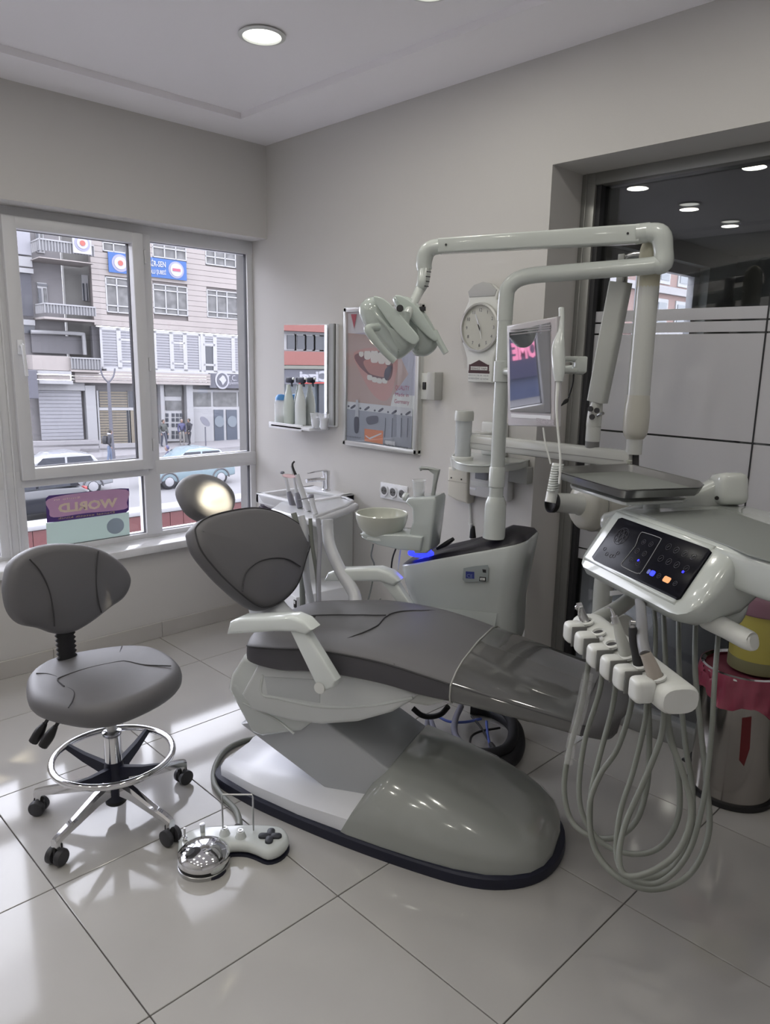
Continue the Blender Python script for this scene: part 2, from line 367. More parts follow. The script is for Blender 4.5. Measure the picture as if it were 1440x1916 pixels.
for i in range(9):
    for j in range(5):
        o = obj('window', box((53.5+3.6*i, 29.9, -2+3.4*j), (55.6+3.6*i, 30, .2+3.4*j)), mat('far_window_frame', (.26, .26, .27), .5), nb_, smooth=False); obj('pane', box((53.8+3.6*i, 29.85, -1.7+3.4*j), (55.3+3.6*i, 29.9, -.1+3.4*j)), mat('far_pane', (.12, .13, .15), .3), o, smooth=False)
    obj('balcony_band', box((52, 29.6, .6+3.4*(i % 5)), (90, 30, 1.2+3.4*(i % 5))), mat('far_band', (.25, .24, .25), .7), nb_, smooth=False) if i < 5 else None
# ---- ceiling lamps
EM = mat('lamp_diffuser', (.9, .9, .85), .4, emit=(1, 1, .93), estr=3.2)
for i, (x, y) in enumerate(LAMPS):
    zl = ZC+.03 if (bx0 < x < bx1 and by0 < y < by1) else ZC
    lab = {0: 'round recessed ceiling lamp nearest the window corner', 4: 'round recessed ceiling lamp cut by the top edge of the photo', 1: 'recessed ceiling lamp mirrored leftmost in the dark partition glass', 2: 'recessed ceiling lamp mirrored in the middle of the three in the dark glass', 3: 'recessed ceiling lamp mirrored lowest and rightmost of the three in the dark glass', 5: 'recessed ceiling lamp mirrored in the dark glass at the right edge of the photo'}.get(i, 'unseen recessed ceiling lamp behind the camera, added to brighten the room')
    t = thing('ceiling_lamp', lab, 'ceiling lamp', (x, y, zl), 'recessed ceiling lamps')
    obj('rim', lathe([(.078, 0), (.088, -.004), (.09, -.008), (.074, -.012), (.070, -.006), (.070, 0)], (x, y, zl), n=40, cap=False), WHITE2, t)
    obj('diffuser', lathe([(.0705, -.002), (.0705, -.005), (.03, -.006), (.001, -.006)], (x, y, zl), n=40), EM, t, label='glowing white disc')
# ================================================================ STREET OUTSIDE
ZS = -4.4
FH = Vector((.99508, -.09903, 0)); FN = Vector((-.09903, -.99508, 0)); F0 = Vector((25.6, 45.3, ZS)); GR = -.027
def fst(x, y, off=0):
    p = PL(x, y, F0+FN*off, FN); s = (p-F0).dot(FH); return s, p.z-ZS-GR*s
def fpt(s, t, off=0): return F0+FH*s+FN*off+Z*(t+GR*s)
def frect(s0, t0, s1, t1, off, thick, bv=0): return prism([fpt(s0, t0, off), fpt(s1, t0, off), fpt(s1, t1, off), fpt(s0, t1, off)], FN, thick, bv)
def fbx(x0, y0, x1, y1): a = fst(x0, y0); c = fst(x1, y1); return min(a[0], c[0]), min(a[1], c[1]), max(a[0], c[0]), max(a[1], c[1])
def em(n, c, r=.8, **k): return mat(n, tuple(v*.46 for v in c), r, **k)
STONE = em('pale_stone', (.37, .335, .318), noise=.07, nscale=.6); STONE2 = em('stone_joint', (.17, .15, .145)); WFR = em('white_window_frame', (.42, .42, .43), .5)
CURT = em('curtain_grey', (.17, .17, .17), noise=.3, nscale=3); SHUT = em('roller_shutter', (.30, .30, .325), .6); DARKW = em('dark_window', (.045, .05, .065), .3)
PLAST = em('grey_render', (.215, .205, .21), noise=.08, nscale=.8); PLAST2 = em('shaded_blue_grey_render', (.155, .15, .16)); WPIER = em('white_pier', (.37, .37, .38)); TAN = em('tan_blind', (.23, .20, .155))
SIGNG = em('sign_grey', (.125, .125, .15)); SIGNB = em('sign_blue', (.05, .13, .36)); SIGNW = em('sign_white', (.46, .46, .50))
ROAD = em('asphalt', (.235, .232, .24), noise=.08, nscale=.4); PAVE = em('pavement', (.31, .30, .31), noise=.05, nscale=1.5)
gnd = struct('ground', box((-90, 5.5, ZS-.3), (110, 90, ZS)), ROAD, smooth=False)
struct('trim_3', box((-60, 41.6, ZS), (90, 52, ZS+.14)), PAVE, smooth=False)
struct('trim_4', box((-60, 6, ZS), (90, 22.4, ZS+.12)), PAVE, smooth=False)
# ---- main facade
bd = thing('apartment_building', 'pale stone-clad apartment building across the street with shops below', 'building', F0)
wins = []      # (s0,t0,s1,t1,cols,rowsplits,pane material,label)
def W_(x0, y0, x1, y1, cols, rows, m=CURT): wins.append((*fbx(x0, y0, x1, y1), cols, rows, m))
W_(196, 517, 249, 588, [.42, 1], [.0, .22, .8, 1]); W_(285, 530, 352, 592, [.36, .7, 1], [0, .2, .8, 1]); W_(386, 541, 455, 599, [.27, .55, .85, 1], [0, .2, .8, 1])
W_(190, 436, 243, 476, [.4, .85, 1], [0, .5, 1]); W_(283, 432, 349, 489, [.35, .68, 1], [0, .6, 1]); W_(383, 450, 450, 503, [.27, .55, .85, 1], [0, .65, 1])
sL, tB = fst(180, 695); _, _ = 0, 0
sL = fst(174, 560)[0]; sR = fst(470, 640)[0]+7; tT = 17.5
t1 = fst(320, 735-118)[1]; t1 = fst(300, 617)[1]                        # top of the glazed storey
obj('wall', frect(sL, t1, sR, tT, -.12, .3), STONE2, bd, smooth=False)
h = .335; t = t1
while t < tT:
    segs = [(sL, sR)]
    for wv in wins:
        if wv[1] < t+h and wv[3] > t:
            ns = []
            for a, c in segs:
                if wv[0] > a and wv[2] < c: ns += [(a, wv[0]), (wv[2], c)]
                elif wv[0] <= a < wv[2]: ns.append((wv[2], c))
                elif a < wv[0] < c: ns.append((a, wv[0]))
                elif c <= wv[0] or a >= wv[2]: ns.append((a, c))
            segs = ns
    for a, c in segs:
        if c-a > .1: obj('stone_course', frect(a, t+.02, c, t+h, 0, .1), STONE, bd, smooth=False)
    t += h
def window(s0, t0, s1, t1, cols, rows, m, parent=bd, off=-.02, fw=.07):
    f = bmesh.new(); cs = [0]+cols; W0 = s1-s0; H0 = t1-t0
    for a in cs: x = s0+W0*a; x = min(max(x, s0+fw/2), s1-fw/2); join(f, frect(x-fw/2, t0, x+fw/2, t1, off+.05, .1))
    for r in rows: y = t1-H0*r; y = min(max(y, t0+fw/2), t1-fw/2); join(f, frect(s0, y-fw/2, s1, y+fw/2, off+.05, .1))
    o = obj('window', f, WFR, parent, smooth=False)
    obj('pane', frect(s0, t0, s1, t1, off-.03, .02), m, o, smooth=False); return o
for wv in wins: window(*wv)
# glazed storey with roller blinds
s0, t0, s1, t1b = fbx(187, 612, 375, 697)
SB = fst(187, 690)[1]; TT = fst(187, 612)[1]
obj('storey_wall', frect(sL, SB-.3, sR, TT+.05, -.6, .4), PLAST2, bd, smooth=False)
edges = [188, 223, 254, 289, 321, 346, 375, 380, 402, 436, 470]
kind = ['b', 'w', 'b', 'b', 'w', 'b', 'f', 'd', 'b', 'b']
for a, c, k in zip(edges, edges[1:], kind):
    sa = fst(a, 655)[0]; sc = fst(c, 655)[0]
    if k == 'f': obj('frame_post', frect(sa, SB, sc, TT, .05, .3), WFR, bd, smooth=False); continue
    o = window(sa, SB, sc, TT, [1], [0, 1] if k == 'b' else [0, .27, .8, 1], DARKW if k == 'd' else SHUT, fw=.14)
    sl = bmesh.new(); y = SB+.1; lo, hi = (SB+.1, TT-.1) if k != 'd' else (TT-.8, TT-.1)
    y = lo
    while y < hi: join(sl, frect(sa+.07, y, sc-.07, y+.13, .0, .03)); y += .17
    q = obj('blind_slats', sl, SHUT, o, smooth=False); q['kind'] = 'stuff'
obj('ledge', frect(sL+.5, SB-.22, sR, SB+.02, .25, .6, .03), WFR, bd, smooth=False)
# parapet band
a = fst(186, 700); c = fst(386, 715)
s0 = fst(135, 700)[0]; s1 = fst(387, 706)[0]; tb = fst(300, 719)[1]; tt = fst(300, 697)[1]
n = 4
for i in range(n): obj('stone_course', frect(s0, tb+(tt-tb)*i/n+.02, s1, tb+(tt-tb)*(i+1)/n, .55, .8), STONE, bd, smooth=False)
# dark shop sign with round logo
s0, t0, s1, t1_ = fbx(387, 698, 480, 727)
obj('sign_board', frect(s0, t0, sR, t1_, .4, .5), SIGNG, bd, smooth=False)
sc_, tc_ = fst(410, 711); obj('sign_emblem', flat([fpt(s, t, 0) for s, t in [(sc_+.52*math.cos(k*math.pi/16), tc_+.6*math.sin(k*math.pi/16)) for k in range(32)]], FN, .41, .05), SIGNW, bd, smooth=False)
obj('sign_emblem_core', flat([fpt(s, t, 0) for s, t in [(sc_+.4*math.cos(k*math.pi/16), tc_+.48*math.sin(k*math.pi/16)) for k in range(32)]], FN, .47, .02), SIGNG, bd, smooth=False)
obj('sign_emblem_bird', flat([fpt(sc_+s*.28, tc_+t*.34, 0) for s, t in ((-1, .2), (-.4, .6), (0, 1), (.5, .8), (1, 0), (.4, -.6), (0, -1), (-.4, -.3))], FN, .50, .02), SIGNW, bd, smooth=False)
s_, t_ = fst(419, 712); text('T.C. KONAKLAR', fpt(s_, t_, .46), FH, Z, .38, SIGNW, bd, 'sign_letters', width=3.2); s_, t_ = fst(419, 718.5); text('İşletmesi', fpt(s_, t_, .46), FH, Z, .2, SIGNW, bd, 'sign_letters', width=1.2)
# ground floor
GT = fst(300, 719)[1]
obj('ground_wall', frect(fst(120, 780)[0]-1, 0, sR, GT, -.5, .6), PLAST, bd, smooth=False)
def gpart(name, x0, y0, x1, y1, off, th, m, par=bd, bv=0): return obj(name, frect(*fbx(x0, y0, x1, y1), off, th, bv), m, par, smooth=False)
gpart('pier', 158, 721, 183, 823, .1, .5, WPIER); gpart('pier', 347, 718, 363, 833, .1, .5, WPIER); gpart('pier', 298, 718, 309, 833, .1, .5, WPIER)
fr = gpart('shop_window', 185, 731, 262, 833, -.3, .1, DARKW)
sl = bmesh.new(); s0, t0, s1, t1_ = fbx(188, 735, 242, 762); y = t0
while y < t1_: join(sl, frect(s0, y, s1, y+.12, -.25, .03)); y += .17
s0, t0, s1, t1_ = fbx(188, 768, 242, 831); y = t0
while y < t1_: join(sl, frect(s0, y, s1, y+.13, -.25, .03)); y += .17
q = obj('blind_slats', sl, TAN, fr, smooth=False); q['kind'] = 'stuff'
for x0, y0, x1, y1 in ((185, 731, 188, 833), (241, 731, 246, 833), (186, 763, 262, 768), (258, 731, 262, 833)): gpart('frame_bar', x0, y0, x1, y1, -.18, .1, WFR, fr)
gpart('curtain', 246, 768, 258, 833, -.2, .05, TAN, fr)
# entrance door with lattice panes
dr = gpart('entrance_door', 309, 719, 346, 826, -.35, .1, WFR)
gpart('transom_pane', 311, 721, 344, 742, -.28, .08, CURT, dr); gpart('transom_pane', 313, 750, 343, 768, -.28, .08, CURT, dr)
for cx in (313.5, 325, 333, 340):
    for cy in (774, 783, 793, 807, 815): gpart('pane', cx, cy, cx+5, cy+6.5, -.28, .08, DARKW, dr)
# shop on the right
sh = gpart('shop_front', 363, 729, 475, 833, -.3, .1, WFR)
gpart('pane', 364, 734, 398, 761, -.25, .06, CURT, sh); gpart('pane', 402, 734, 446, 761, -.25, .06, CURT, sh); gpart('pane', 449, 734, 475, 761, -.25, .06, CURT, sh)
gpart('panel', 364, 765, 400, 832, -.25, .06, WPIER, sh)
for x0, x1 in ((403, 422), (426, 447)):
    g = gpart('door_leaf', x0, 767, x1, 827, -.22, .08, em('blue_grey_glass', (.07, .085, .115), .3), sh)
    cs, ct = fst((x0+x1)/2, 789); obj('door_emblem', flat([fpt(cs+.36*math.cos(k*math.pi/12), ct+.4*math.sin(k*math.pi/12)) for k in range(24)], FN, -.2, .03), em('door_emblem_grey', (.2, .23, .26)), g, smooth=False)
# blue banner
bn = thing('banner', 'long blue banner with two round crests on the stone facade', 'banner', fpt(*fst(270, 500), .1))
s0, t0 = fst(202, 511); s1, t1_ = fst(346, 491)
tt0 = fst(202, 471)[1]; tb1 = fst(346, 524)[1]; t0 = (t0+tb1)/2; t1_ = (tt0+t1_)/2
obj('banner_cloth', frect(s0, t0, s1, t1_, .2, .08), SIGNB, bn, smooth=False); hh = t1_-t0
def crest(cs, ct, r, off, par, cols):
    for k, (f_, m_) in enumerate(cols): obj('crest_ring', flat([fpt(cs+r*f_*math.cos(j*math.pi/14), ct+r*f_*math.sin(j*math.pi/14)) for j in range(28)], FN, off+.03*k, .02), m_, par, smooth=False)
LAV = em('crest_lavender', (.30, .30, .42)); RED = em('crest_red', (.42, .12, .10)); MAG = em('crest_pink', (.42, .10, .16))
crest(s0+hh*.6, t0+hh*.5, hh*.44, .2, bn, [(1, LAV), (.72, SIGNW), (.3, RED)])
crest(s1-hh*.6, t0+hh*.5, hh*.44, .2, bn, [(1, LAV), (.78, SIGNW)])
obj('crest_band', flat([fpt(s1-hh*.6+a*hh*.22, t0+hh*.5+b_*hh*.07) for a, b_ in ((-1, -1), (1, -1), (1, 1), (-1, 1))], FN, .26, .02), MAG, bn, smooth=False)
text('EĞİTİM BİR-SEN', fpt(s0+hh*1.15, t0+hh*.52, .25), FH, Z, hh*.28, SIGNW, bn, 'banner_letters', width=(s1-s0)-hh*2.35, bold=.02)
text('ANKARA 3 NOLU ŞUBESİ', fpt(s0+hh*1.15, t0+hh*.14, .25), FH, Z, hh*.2, SIGNW, bn, 'banner_letters', width=(s1-s0)-hh*2.35, bold=.02)
# ---- left part: recessed grey wall, balconies
lw = thing('corner_block', 'grey rendered corner block with stacked balconies left of the stone facade', 'building', fpt(-10, 0, -2))
def lp(name, x0, y0, x1, y1, off, th, m, par=lw, bv=0):
    a = PL(x0, y0, F0+FN*off, FN); c = PL(x1, y1, F0+FN*off, FN)
    sa, sc2 = (a-F0).dot(FH), (c-F0).dot(FH); ta, tc2 = a.z-ZS-GR*sa, c.z-ZS-GR*sc2
    return obj(name, frect(min(sa, sc2), min(ta, tc2), max(sa, sc2), max(ta, tc2), off, th, bv), m, par, smooth=False)
lp('wall', 0, 380, 128, 700, -1.6, .5, PLAST); lp('wall', 111, 380, 185, 700, -1.9, .5, em('olive_grey_render', (.20, .195, .185), noise=.06, nscale=1))
lp('side_wall', -60, 380, 36, 840, -1.2, .4, PLAST)
lp('ground_wall', -60, 715, 190, 840, -.6, .4, PLAST)
o = lp('window', 66, 428, 84, 474, -1.5, .15, WFR); lp('pane', 68, 431, 74, 470, -1.4, .1, DARKW, o); lp('pane', 76, 431, 82, 470, -1.4, .1, CURT, o)
o = lp('window', 69, 528, 90, 570, -1.5, .15, WFR); lp('pane', 71, 539, 79, 568, -1.4, .1, DARKW, o); lp('pane', 82, 539, 89, 568, -1.4, .1, CURT, o); lp('pane', 71, 530, 89, 536, -1.4, .1, DARKW, o)
o = lp('balcony_door', 152, 514, 167, 563, -1.8, .15, WFR); lp('pane', 155, 530, 159, 563, -1.7, .1, DARKW, o); lp('pane', 162, 530, 165, 563, -1.7, .1, DARKW, o)
lp('awning', 30, 420, 59, 478, -1.0, .3, em('awning_white', (.34, .34, .37))); o = lp('balustrade', 31, 478, 61, 500, -1.0, .1, WPIER)
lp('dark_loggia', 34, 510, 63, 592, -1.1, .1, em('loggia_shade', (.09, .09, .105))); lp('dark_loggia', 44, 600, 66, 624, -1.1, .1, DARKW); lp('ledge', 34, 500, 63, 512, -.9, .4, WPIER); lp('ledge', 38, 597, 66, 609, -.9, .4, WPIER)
def balcony(x0, x1, yt, ys, yb, sign=False, solid=None):
    """x0..x1 px of front, yt rail top, ys slab top, yb slab bottom"""
    b_ = lp('balcony', x0, ys, x1, yb, .9, 2.6, STONE)
    r = bmesh.new(); a = PL(x0, yt, F0+FN*.8, FN); c = PL(x1, ys, F0+FN*.8, FN); sa, sc2 = (a-F0).dot(FH), (c-F0).dot(FH); ta = a.z-ZS-GR*sa; tc2 = c.z-ZS-GR*sc2
    join(r, frect(sa, ta-.08, sc2, ta, .86, .08)); nb = int((sc2-sa)/.16)
    for k in range(nb+1): x = sa+(sc2-sa)*k/nb; join(r, frect(x-.02, tc2, x+.02, ta, .84, .04))
    obj('railing', r, WPIER, b_, smooth=False, kind='stuff')
    obj('railing_sheet', frect(sa, tc2, sc2, ta-.08, .78, .03), em('railing_sheet_grey', (.20, .20, .21)), b_, smooth=False)
    s2 = bmesh.new()                                                     # returning side rail
    for k in range(8): o_ = .8-.28*k; join(s2, frect(sa-.02, tc2, sa+.02, ta, o_, .04))
    join(s2, frect(sa-.03, ta-.08, sa+.03, ta, .86, 2.2)); obj('side_railing', s2, WPIER, b_, smooth=False, kind='stuff')
    return sa, sc2, tc2, ta
balcony(73, 176, 445, 480, 494); balcony(83, 179, 566, 592, 603); sa, s2_, tb_, tt_ = balcony(133, 189, 668, 692, 697)
lp('parapet', 60, 664, 134, 694, .6, 1.5, STONE); lp('cornice', 70, 693, 134, 701, .9, .6, WPIER); lp('cornice', 73, 711, 137, 719, .9, .6, WPIER); lp('band', 71, 701, 132, 711, .7, .5, STONE)
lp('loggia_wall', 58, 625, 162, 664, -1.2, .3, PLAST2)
q = thing('wall_pipe', 'pale drainpipe crossing the grey loggia wall', 'pipe', PL(150, 640, F0+FN*-.9, FN))
obj('pipe', tube([PL(x, y, F0+FN*-.8, FN) for x, y in ((58, 621), (100, 622), (150, 625), (156, 630), (159, 664))], .12, 8), WPIER, q)
sg = thing('crest_sign', 'square white sign with a round blue and red crest on the top balcony', 'sign', fpt(*fst(155, 458), 1.2))
a = PL(135, 433, F0+FN*1.05, FN); c = PL(172, 477, F0+FN*1.05, FN); sa, sc2 = (a-F0).dot(FH), (c-F0).dot(FH); ta, tc2 = a.z-ZS-GR*sa, c.z-ZS-GR*sc2
obj('sign_board', frect(sa, tc2, sc2, ta, 1.05, .12), SIGNW, sg, smooth=False)
crest((sa+sc2)/2, (ta+tc2)/2, (sc2-sa)*.42, 1.06, sg, [(1, LAV), (.72, SIGNW), (.36, RED)])
# left shop shutter, dark sign box
sh = thing('roller_shutter', 'closed white roller shutter of the shop under the grey block', 'shutter', fpt(*fst(112, 780), -.1))
sl = bmesh.new(); s0, t0, s1, t1_ = fbx(72, 730, 158, 822); y = t0
obj('shutter_box', frect(s0-.2, t1_, s1+.2, t1_+.5, .1, .4, .03), WPIER, sh, smooth=False)
while y < t1_: obj('shutter_slat', frect(s0, y, s1, y+.2, -.1, .06), SHUT, sh, smooth=False); y += .22
sb = thing('sign_box', 'dark blue-grey box sign hanging at the left edge of the window view', 'sign', fpt(*fst(60, 720), 1.2))
a = PL(50, 692, F0+FN*1.2, FN); c = PL(73, 746, F0+FN*1.2, FN); sa, sc2 = (a-F0).dot(FH), (c-F0).dot(FH)
obj('sign_case', frect(sa, c.z-ZS-GR*sc2, sc2, a.z-ZS-GR*sa, 1.2, .4, .04), SIGNG, sb, smooth=False); obj('bracket', frect(sa, a.z-ZS-GR*sa-.3, sc2, a.z-ZS-GR*sa-.15, .8, 1.4), SIGNG, sb, smooth=False)
lwl = thing('retaining_wall', 'low pale retaining wall along the far pavement', 'wall', fpt(-8, 0, 2.2))
for x0, x1, y0, y1 in ((56, 186, 827, 834), (56, 186, 834, 846), (186, 262, 832, 840), (150, 262, 840, 853)):
    lp('wall_block', x0, y0, x1, y1, 2.2, .5, PAVE, lwl)
# ---- lamp post, round sign
g = P(211, 858, 2, ZS+.14); tp = PL(207, 712, g, -FW.normalized())
sl_ = thing('street_lamp', 'slim grey street lamp with a forked top behind the pedestrian', 'street lamp', g)
obj('pole', tube([g, (g.x, g.y, g.z+1), (g.x, g.y, tp.z)], [.16, .11, .08], 10, 0), SIGNG, sl_)
for s in (-1, 1): obj('arm', tube([(g.x, g.y, tp.z-.1), (g.x+s*.3, g.y, tp.z+.25), (g.x+s*.42, g.y, tp.z+.7)], .045, 6, 2), SIGNG, sl_)
g = P(385, 834, 2, ZS+.14); rs = thing('round_sign', 'grey round sign on a thin post before the white shop panel', 'sign', g)
obj('post', tube([g, g+Z*1.25], .045, 8, 0), SIGNG, rs); obj('disc', lathe([(.01, -.02), (.42, -.02), (.42, .02), (.01, .02)], g+Z*1.6, FN, 24, sx=.5, sy=1), em('grey_disc', (.2, .2, .235)), rs)
# ---- kerb strip with dark red tiles, near side
kw = thing('tiled_kerb_wall', 'low street wall faced with dark red tiles below the window', 'wall', (9, 23.6, ZS))
RT_ = em('dark_red_tile', (.16, .05, .05), .5); x = 3.0
obj('wall_core', box((2, 22.75, ZS), (16, 23.3, ZS+.75)), WPIER, kw, smooth=False); obj('coping', box((2, 22.6, ZS+.75), (16, 23.45, ZS+.9), .03), WPIER, kw)
for k in range(28): obj('tile', box((2+.5*k+.01, 22.7, ZS+.22), (2.5+.5*k-.01, 22.76, ZS+.72)), RT_, kw, smooth=False)
# ---- cars
def car(label, g, ang, L, Wd, H_, paint, group=None, suv=False):
    ux = Vector((math.cos(ang), math.sin(ang), 0)); uy = Vector((-math.sin(ang), math.cos(ang), 0)); q = lambda a, b_, c: g+ux*a+uy*b_+Z*c
    t = thing('car', label, 'car', g); b0 = .22*H_/1.5
    prof = [(-L/2, .35), (-L/2, .8), (-L*.44, .92), (-L*.2, .98), (L*.36, .98), (L*.47, .85), (L/2, .55), (L/2, .35), (L*.3, .25), (-L*.3, .25)]
    obj('body', prism([q(a, -Wd/2, c*H_/1.5) for a, c in prof], -uy, Wd, .09), paint, t, ang=50)
    r = [(-L*.45, .95), (-L*.36, 1.42), (-L*.2, 1.5), (L*.05, 1.5), (L*.28, .95)] if suv else [(-L*.44, .9), (-L*.33, 1.38), (-L*.15, 1.5), (L*.05, 1.46), (L*.3, .95)]
    obj('roof', prism([q(a, -Wd*.42, c*H_/1.5) for a, c in r], -uy, Wd*.84, .08), paint, t, ang=50)
    for side in (-1, 1):
        for (a0, a1), nm in ((( -L*.36, -L*.10), 'side_window'), ((-L*.08, L*.2), 'side_window')):
            zl, zh = 1.0*H_/1.5, 1.36*H_/1.5
            o4 = [q(a0, side*Wd*.425, zl), q(a1, side*Wd*.425, zl), q(a1-(L*.09 if a1 > 0 else 0), side*Wd*.425, zh), q(a0+(L*.05 if a1 < 0 else 0), side*Wd*.425, zh)]
            obj(nm, prism(o4, uy*side, .02), DARKW, t, smooth=False)
        for a in (-L*.31, L*.32):
            wh = obj('wheel', lathe([(.02, -.1), (.24, -.1), (.33, -.08), (.34, 0), (.33, .08), (.24, .1), (.02, .1)], q(a, side*(Wd/2-.1), .34), uy*side, 24), BLACK, t)
            obj('hubcap', lathe([(.02, .0), (.22, .0), (.2, .03), (.02, .05)], q(a, side*(Wd/2), .34), uy*side, 10), em('hub_silver', (.4, .4, .42), .4), wh)
            obj('wheel_arch', tube([q(a+.42*math.cos(th), side*(Wd/2+.005), .34+.42*math.sin(th)) for th in [math.pi*k/8 for k in range(9)]], .04, 6, 1), SEAM, t)
        obj('lamp', obox(q(-L*.475, side*Wd*.40, .85*H_/1.5), ux, uy, Z, .06, .12, .09, .02), em('tail_red', (.4, .05, .05), .3), t)
        obj('lamp', obox(q(L*.475, side*Wd*.38, .72*H_/1.5), ux, uy, Z, .06, .14, .07, .02), em('head_white', (.5, .5, .5), .2), t)
    return t
car('light blue hatchback on the street right of the window post', P(352, 906, 2, ZS), math.radians(176), 4.1, 1.75, 1.78, em('pale_blue_paint', (.23, .31, .345), .25, coat=.5))
car('silver car whose roof shows above the lower window rail', P(100, 925, 2, ZS), math.radians(174), 4.6, 1.8, 1.85, em('silver_paint', (.32, .33, .35), .25, coat=.5))
car('black sport utility car behind the WORLD window sticker', P(88, 968, 2, ZS)+Vector((-.9, .3, 0)), math.radians(184), 4.6, 1.9, 1.75, em('black_paint', (.02, .022, .03), .2, coat=.5), suv=True)
# ---- people (skinned skeletons)
def person(label, g, face, coat, legs, h=1.72, stride=.12, pack=False, lean=0, hair=(.03, .025, .02), sit=False, group=None):
    ux = Vector((math.cos(face), math.sin(face), 0)); uy = Vector((-math.sin(face), math.cos(face), 0)); k = h/1.72
    q = lambda f, s, z: g+ux*(f+lean*max(0, z-.9))*k+uy*s*k+Z*z*k
    t = thing('person', label, 'person', g)
    def skin(name, V_, E_, R_, m):
        me = bpy.data.meshes.new(name); me.from_pydata([tuple(v-g) for v in V_], E_, []); o = bpy.data.objects.new(name, me); COL.objects.link(o); o.parent = t
        mo = o.modifiers.new('s', 'SKIN'); me.skin_vertices or None
        for i, r in enumerate(R_): me.skin_vertices[0].data[i].radius = (r*k, r*k)
        me.skin_vertices[0].data[0].use_root = True
        sb_ = o.modifiers.new('d', 'SUBSURF'); sb_.levels = 1; sb_.render_levels = 1; me.materials.append(m); LOCS[o] = Vector(g)
        dg = bpy.context.evaluated_depsgraph_get(); m2 = bpy.data.meshes.new_from_object(o.evaluated_get(dg)); o.modifiers.clear(); m2.materials.clear(); m2.materials.append(m); o.data = m2
        for f in m2.polygons: f.use_smooth = True
        return o
    if sit: hip, knee, foot = .75, (.38, .62), (.32, .2)
    else: hip, knee, foot = .93, None, None
    Vb = [q(0, 0, hip), q(-.01, 0, hip+.25), q(0, 0, 1.38 if not sit else 1.2), q(.02, 0, 1.5 if not sit else 1.32)]
    zt = 1.38 if not sit else 1.2
    for s in (-1, 1):
        Vb += [q(0, s*.19, zt-.02), q(-.03+.1*s*(stride > .1), s*.24, zt-.3) if not sit else q(.2, s*.22, zt-.2), q(.1+.08*s*(stride > .1), s*.2, zt-.52) if not sit else q(.45, s*.2, zt-.22)]
    body = skin('body', Vb, [(0, 1), (1, 2), (2, 3), (2, 4), (4, 5), (5, 6), (2, 7), (7, 8), (8, 9)], [.16, .15, .15, .06, .08, .06, .045, .08, .06, .045], coat)
    for s in (-1, 1):
        if sit: L_ = [q(0, s*.09, hip), q(.38, s*.12, .66), q(.3, s*.12, .3), q(.42, s*.12, .26)]
        else: L_ = [q(0, s*.09, .92), q(.04+s*stride*.5, s*.1, .5), q(s*stride, s*.1, .09), q(s*stride+.14, s*.1, .05)]
        skin('trousers', L_, [(0, 1), (1, 2), (2, 3)], [.1, .075, .055, .045], legs)
    zh = 1.60 if not sit else 1.42
    SKN = em('skin_tone', (.30, .19, .15), .6)
    hd = obj('head', lathe([(.01, -.13), (.06, -.11), (.082, -.04), (.088, .03), (.07, .09), (.01, .12)], q(.03, 0, zh), n=14, sy=.9), SKN, t)
    obj('nose', lathe([(.012, 0), (.015, .02), (.004, .035)], q(.11, 0, zh-.01), ux, 6), SKN, hd)
    obj('hair', lathe([(.06, -.07), (.098, -.02), (.1, .05), (.08, .1), (.01, .135)], q(.0, 0, zh+.01), n=14), em('hair_%.2f' % hair[0], hair, .7), hd)
    for s in (-1, 1):
        z6 = (zt-.56) if not sit else zt-.22; f6 = .12+.08*s*(stride > .1) if not sit else .52
        o = obj('hand', tube([q(f6-.02, s*.2, z6+.03), q(f6+.03, s*.2, z6-.03)], [.035, .028], 6, 0), SKN, t)
        for j in range(4): obj('finger', tube([q(f6+.02, s*.2+(j-1.5)*.016, z6-.02), q(f6+.04, s*.2+(j-1.5)*.016, z6-.07)], .008, 5, 0), SKN, o)
        obj('finger', tube([q(f6, s*.17, z6), q(f6+.03, s*.15, z6-.03)], .009, 5, 0), SKN, o)
    if pack:
        obj('backpack', lathe([(.02, -.24), (.14, -.2), (.17, 0), (.14, .2), (.02, .25)], q(-.2, 0, 1.2), n=14), BLACK, t); obj('hood', lathe([(.05, -.05), (.11, 0), (.1, .06), (.05, .08)], q(-.03, 0, 1.5), n=12), SIGNW, t)
    return t
DC = em('dark_coat', (.035, .035, .045)); PC = em('purple_jacket', (.08, .08, .17)); JE = em('blue_jeans', (.15, .19, .28)); DG = em('dark_trousers', (.06, .065, .09)); GC = em('grey_green_jacket', (.08, .085, .08)); LT = em('pale_trousers', (.25, .24, .23))
fy = math.radians
person('pedestrian in a dark jacket and white hood with a black backpack', P(205, 866, 2, ZS+.14), fy(-20), DC, JE, 1.8, .1, True, .15)
person('person in a grey-green jacket standing left of the entrance door', P(307, 836, 2, ZS+.14), fy(-80), GC, DG, 1.75, .14)
person('person in a blue-purple jacket and pale trousers by the entrance door', P(341, 833, 2, ZS+.14), fy(-100), PC, LT, 1.72, .08, hair=(.3, .28, .26))
person('person in a black coat standing rightmost of the three by the door', P(355, 833, 2, ZS+.14), fy(190), DC, DC, 1.75, .12)
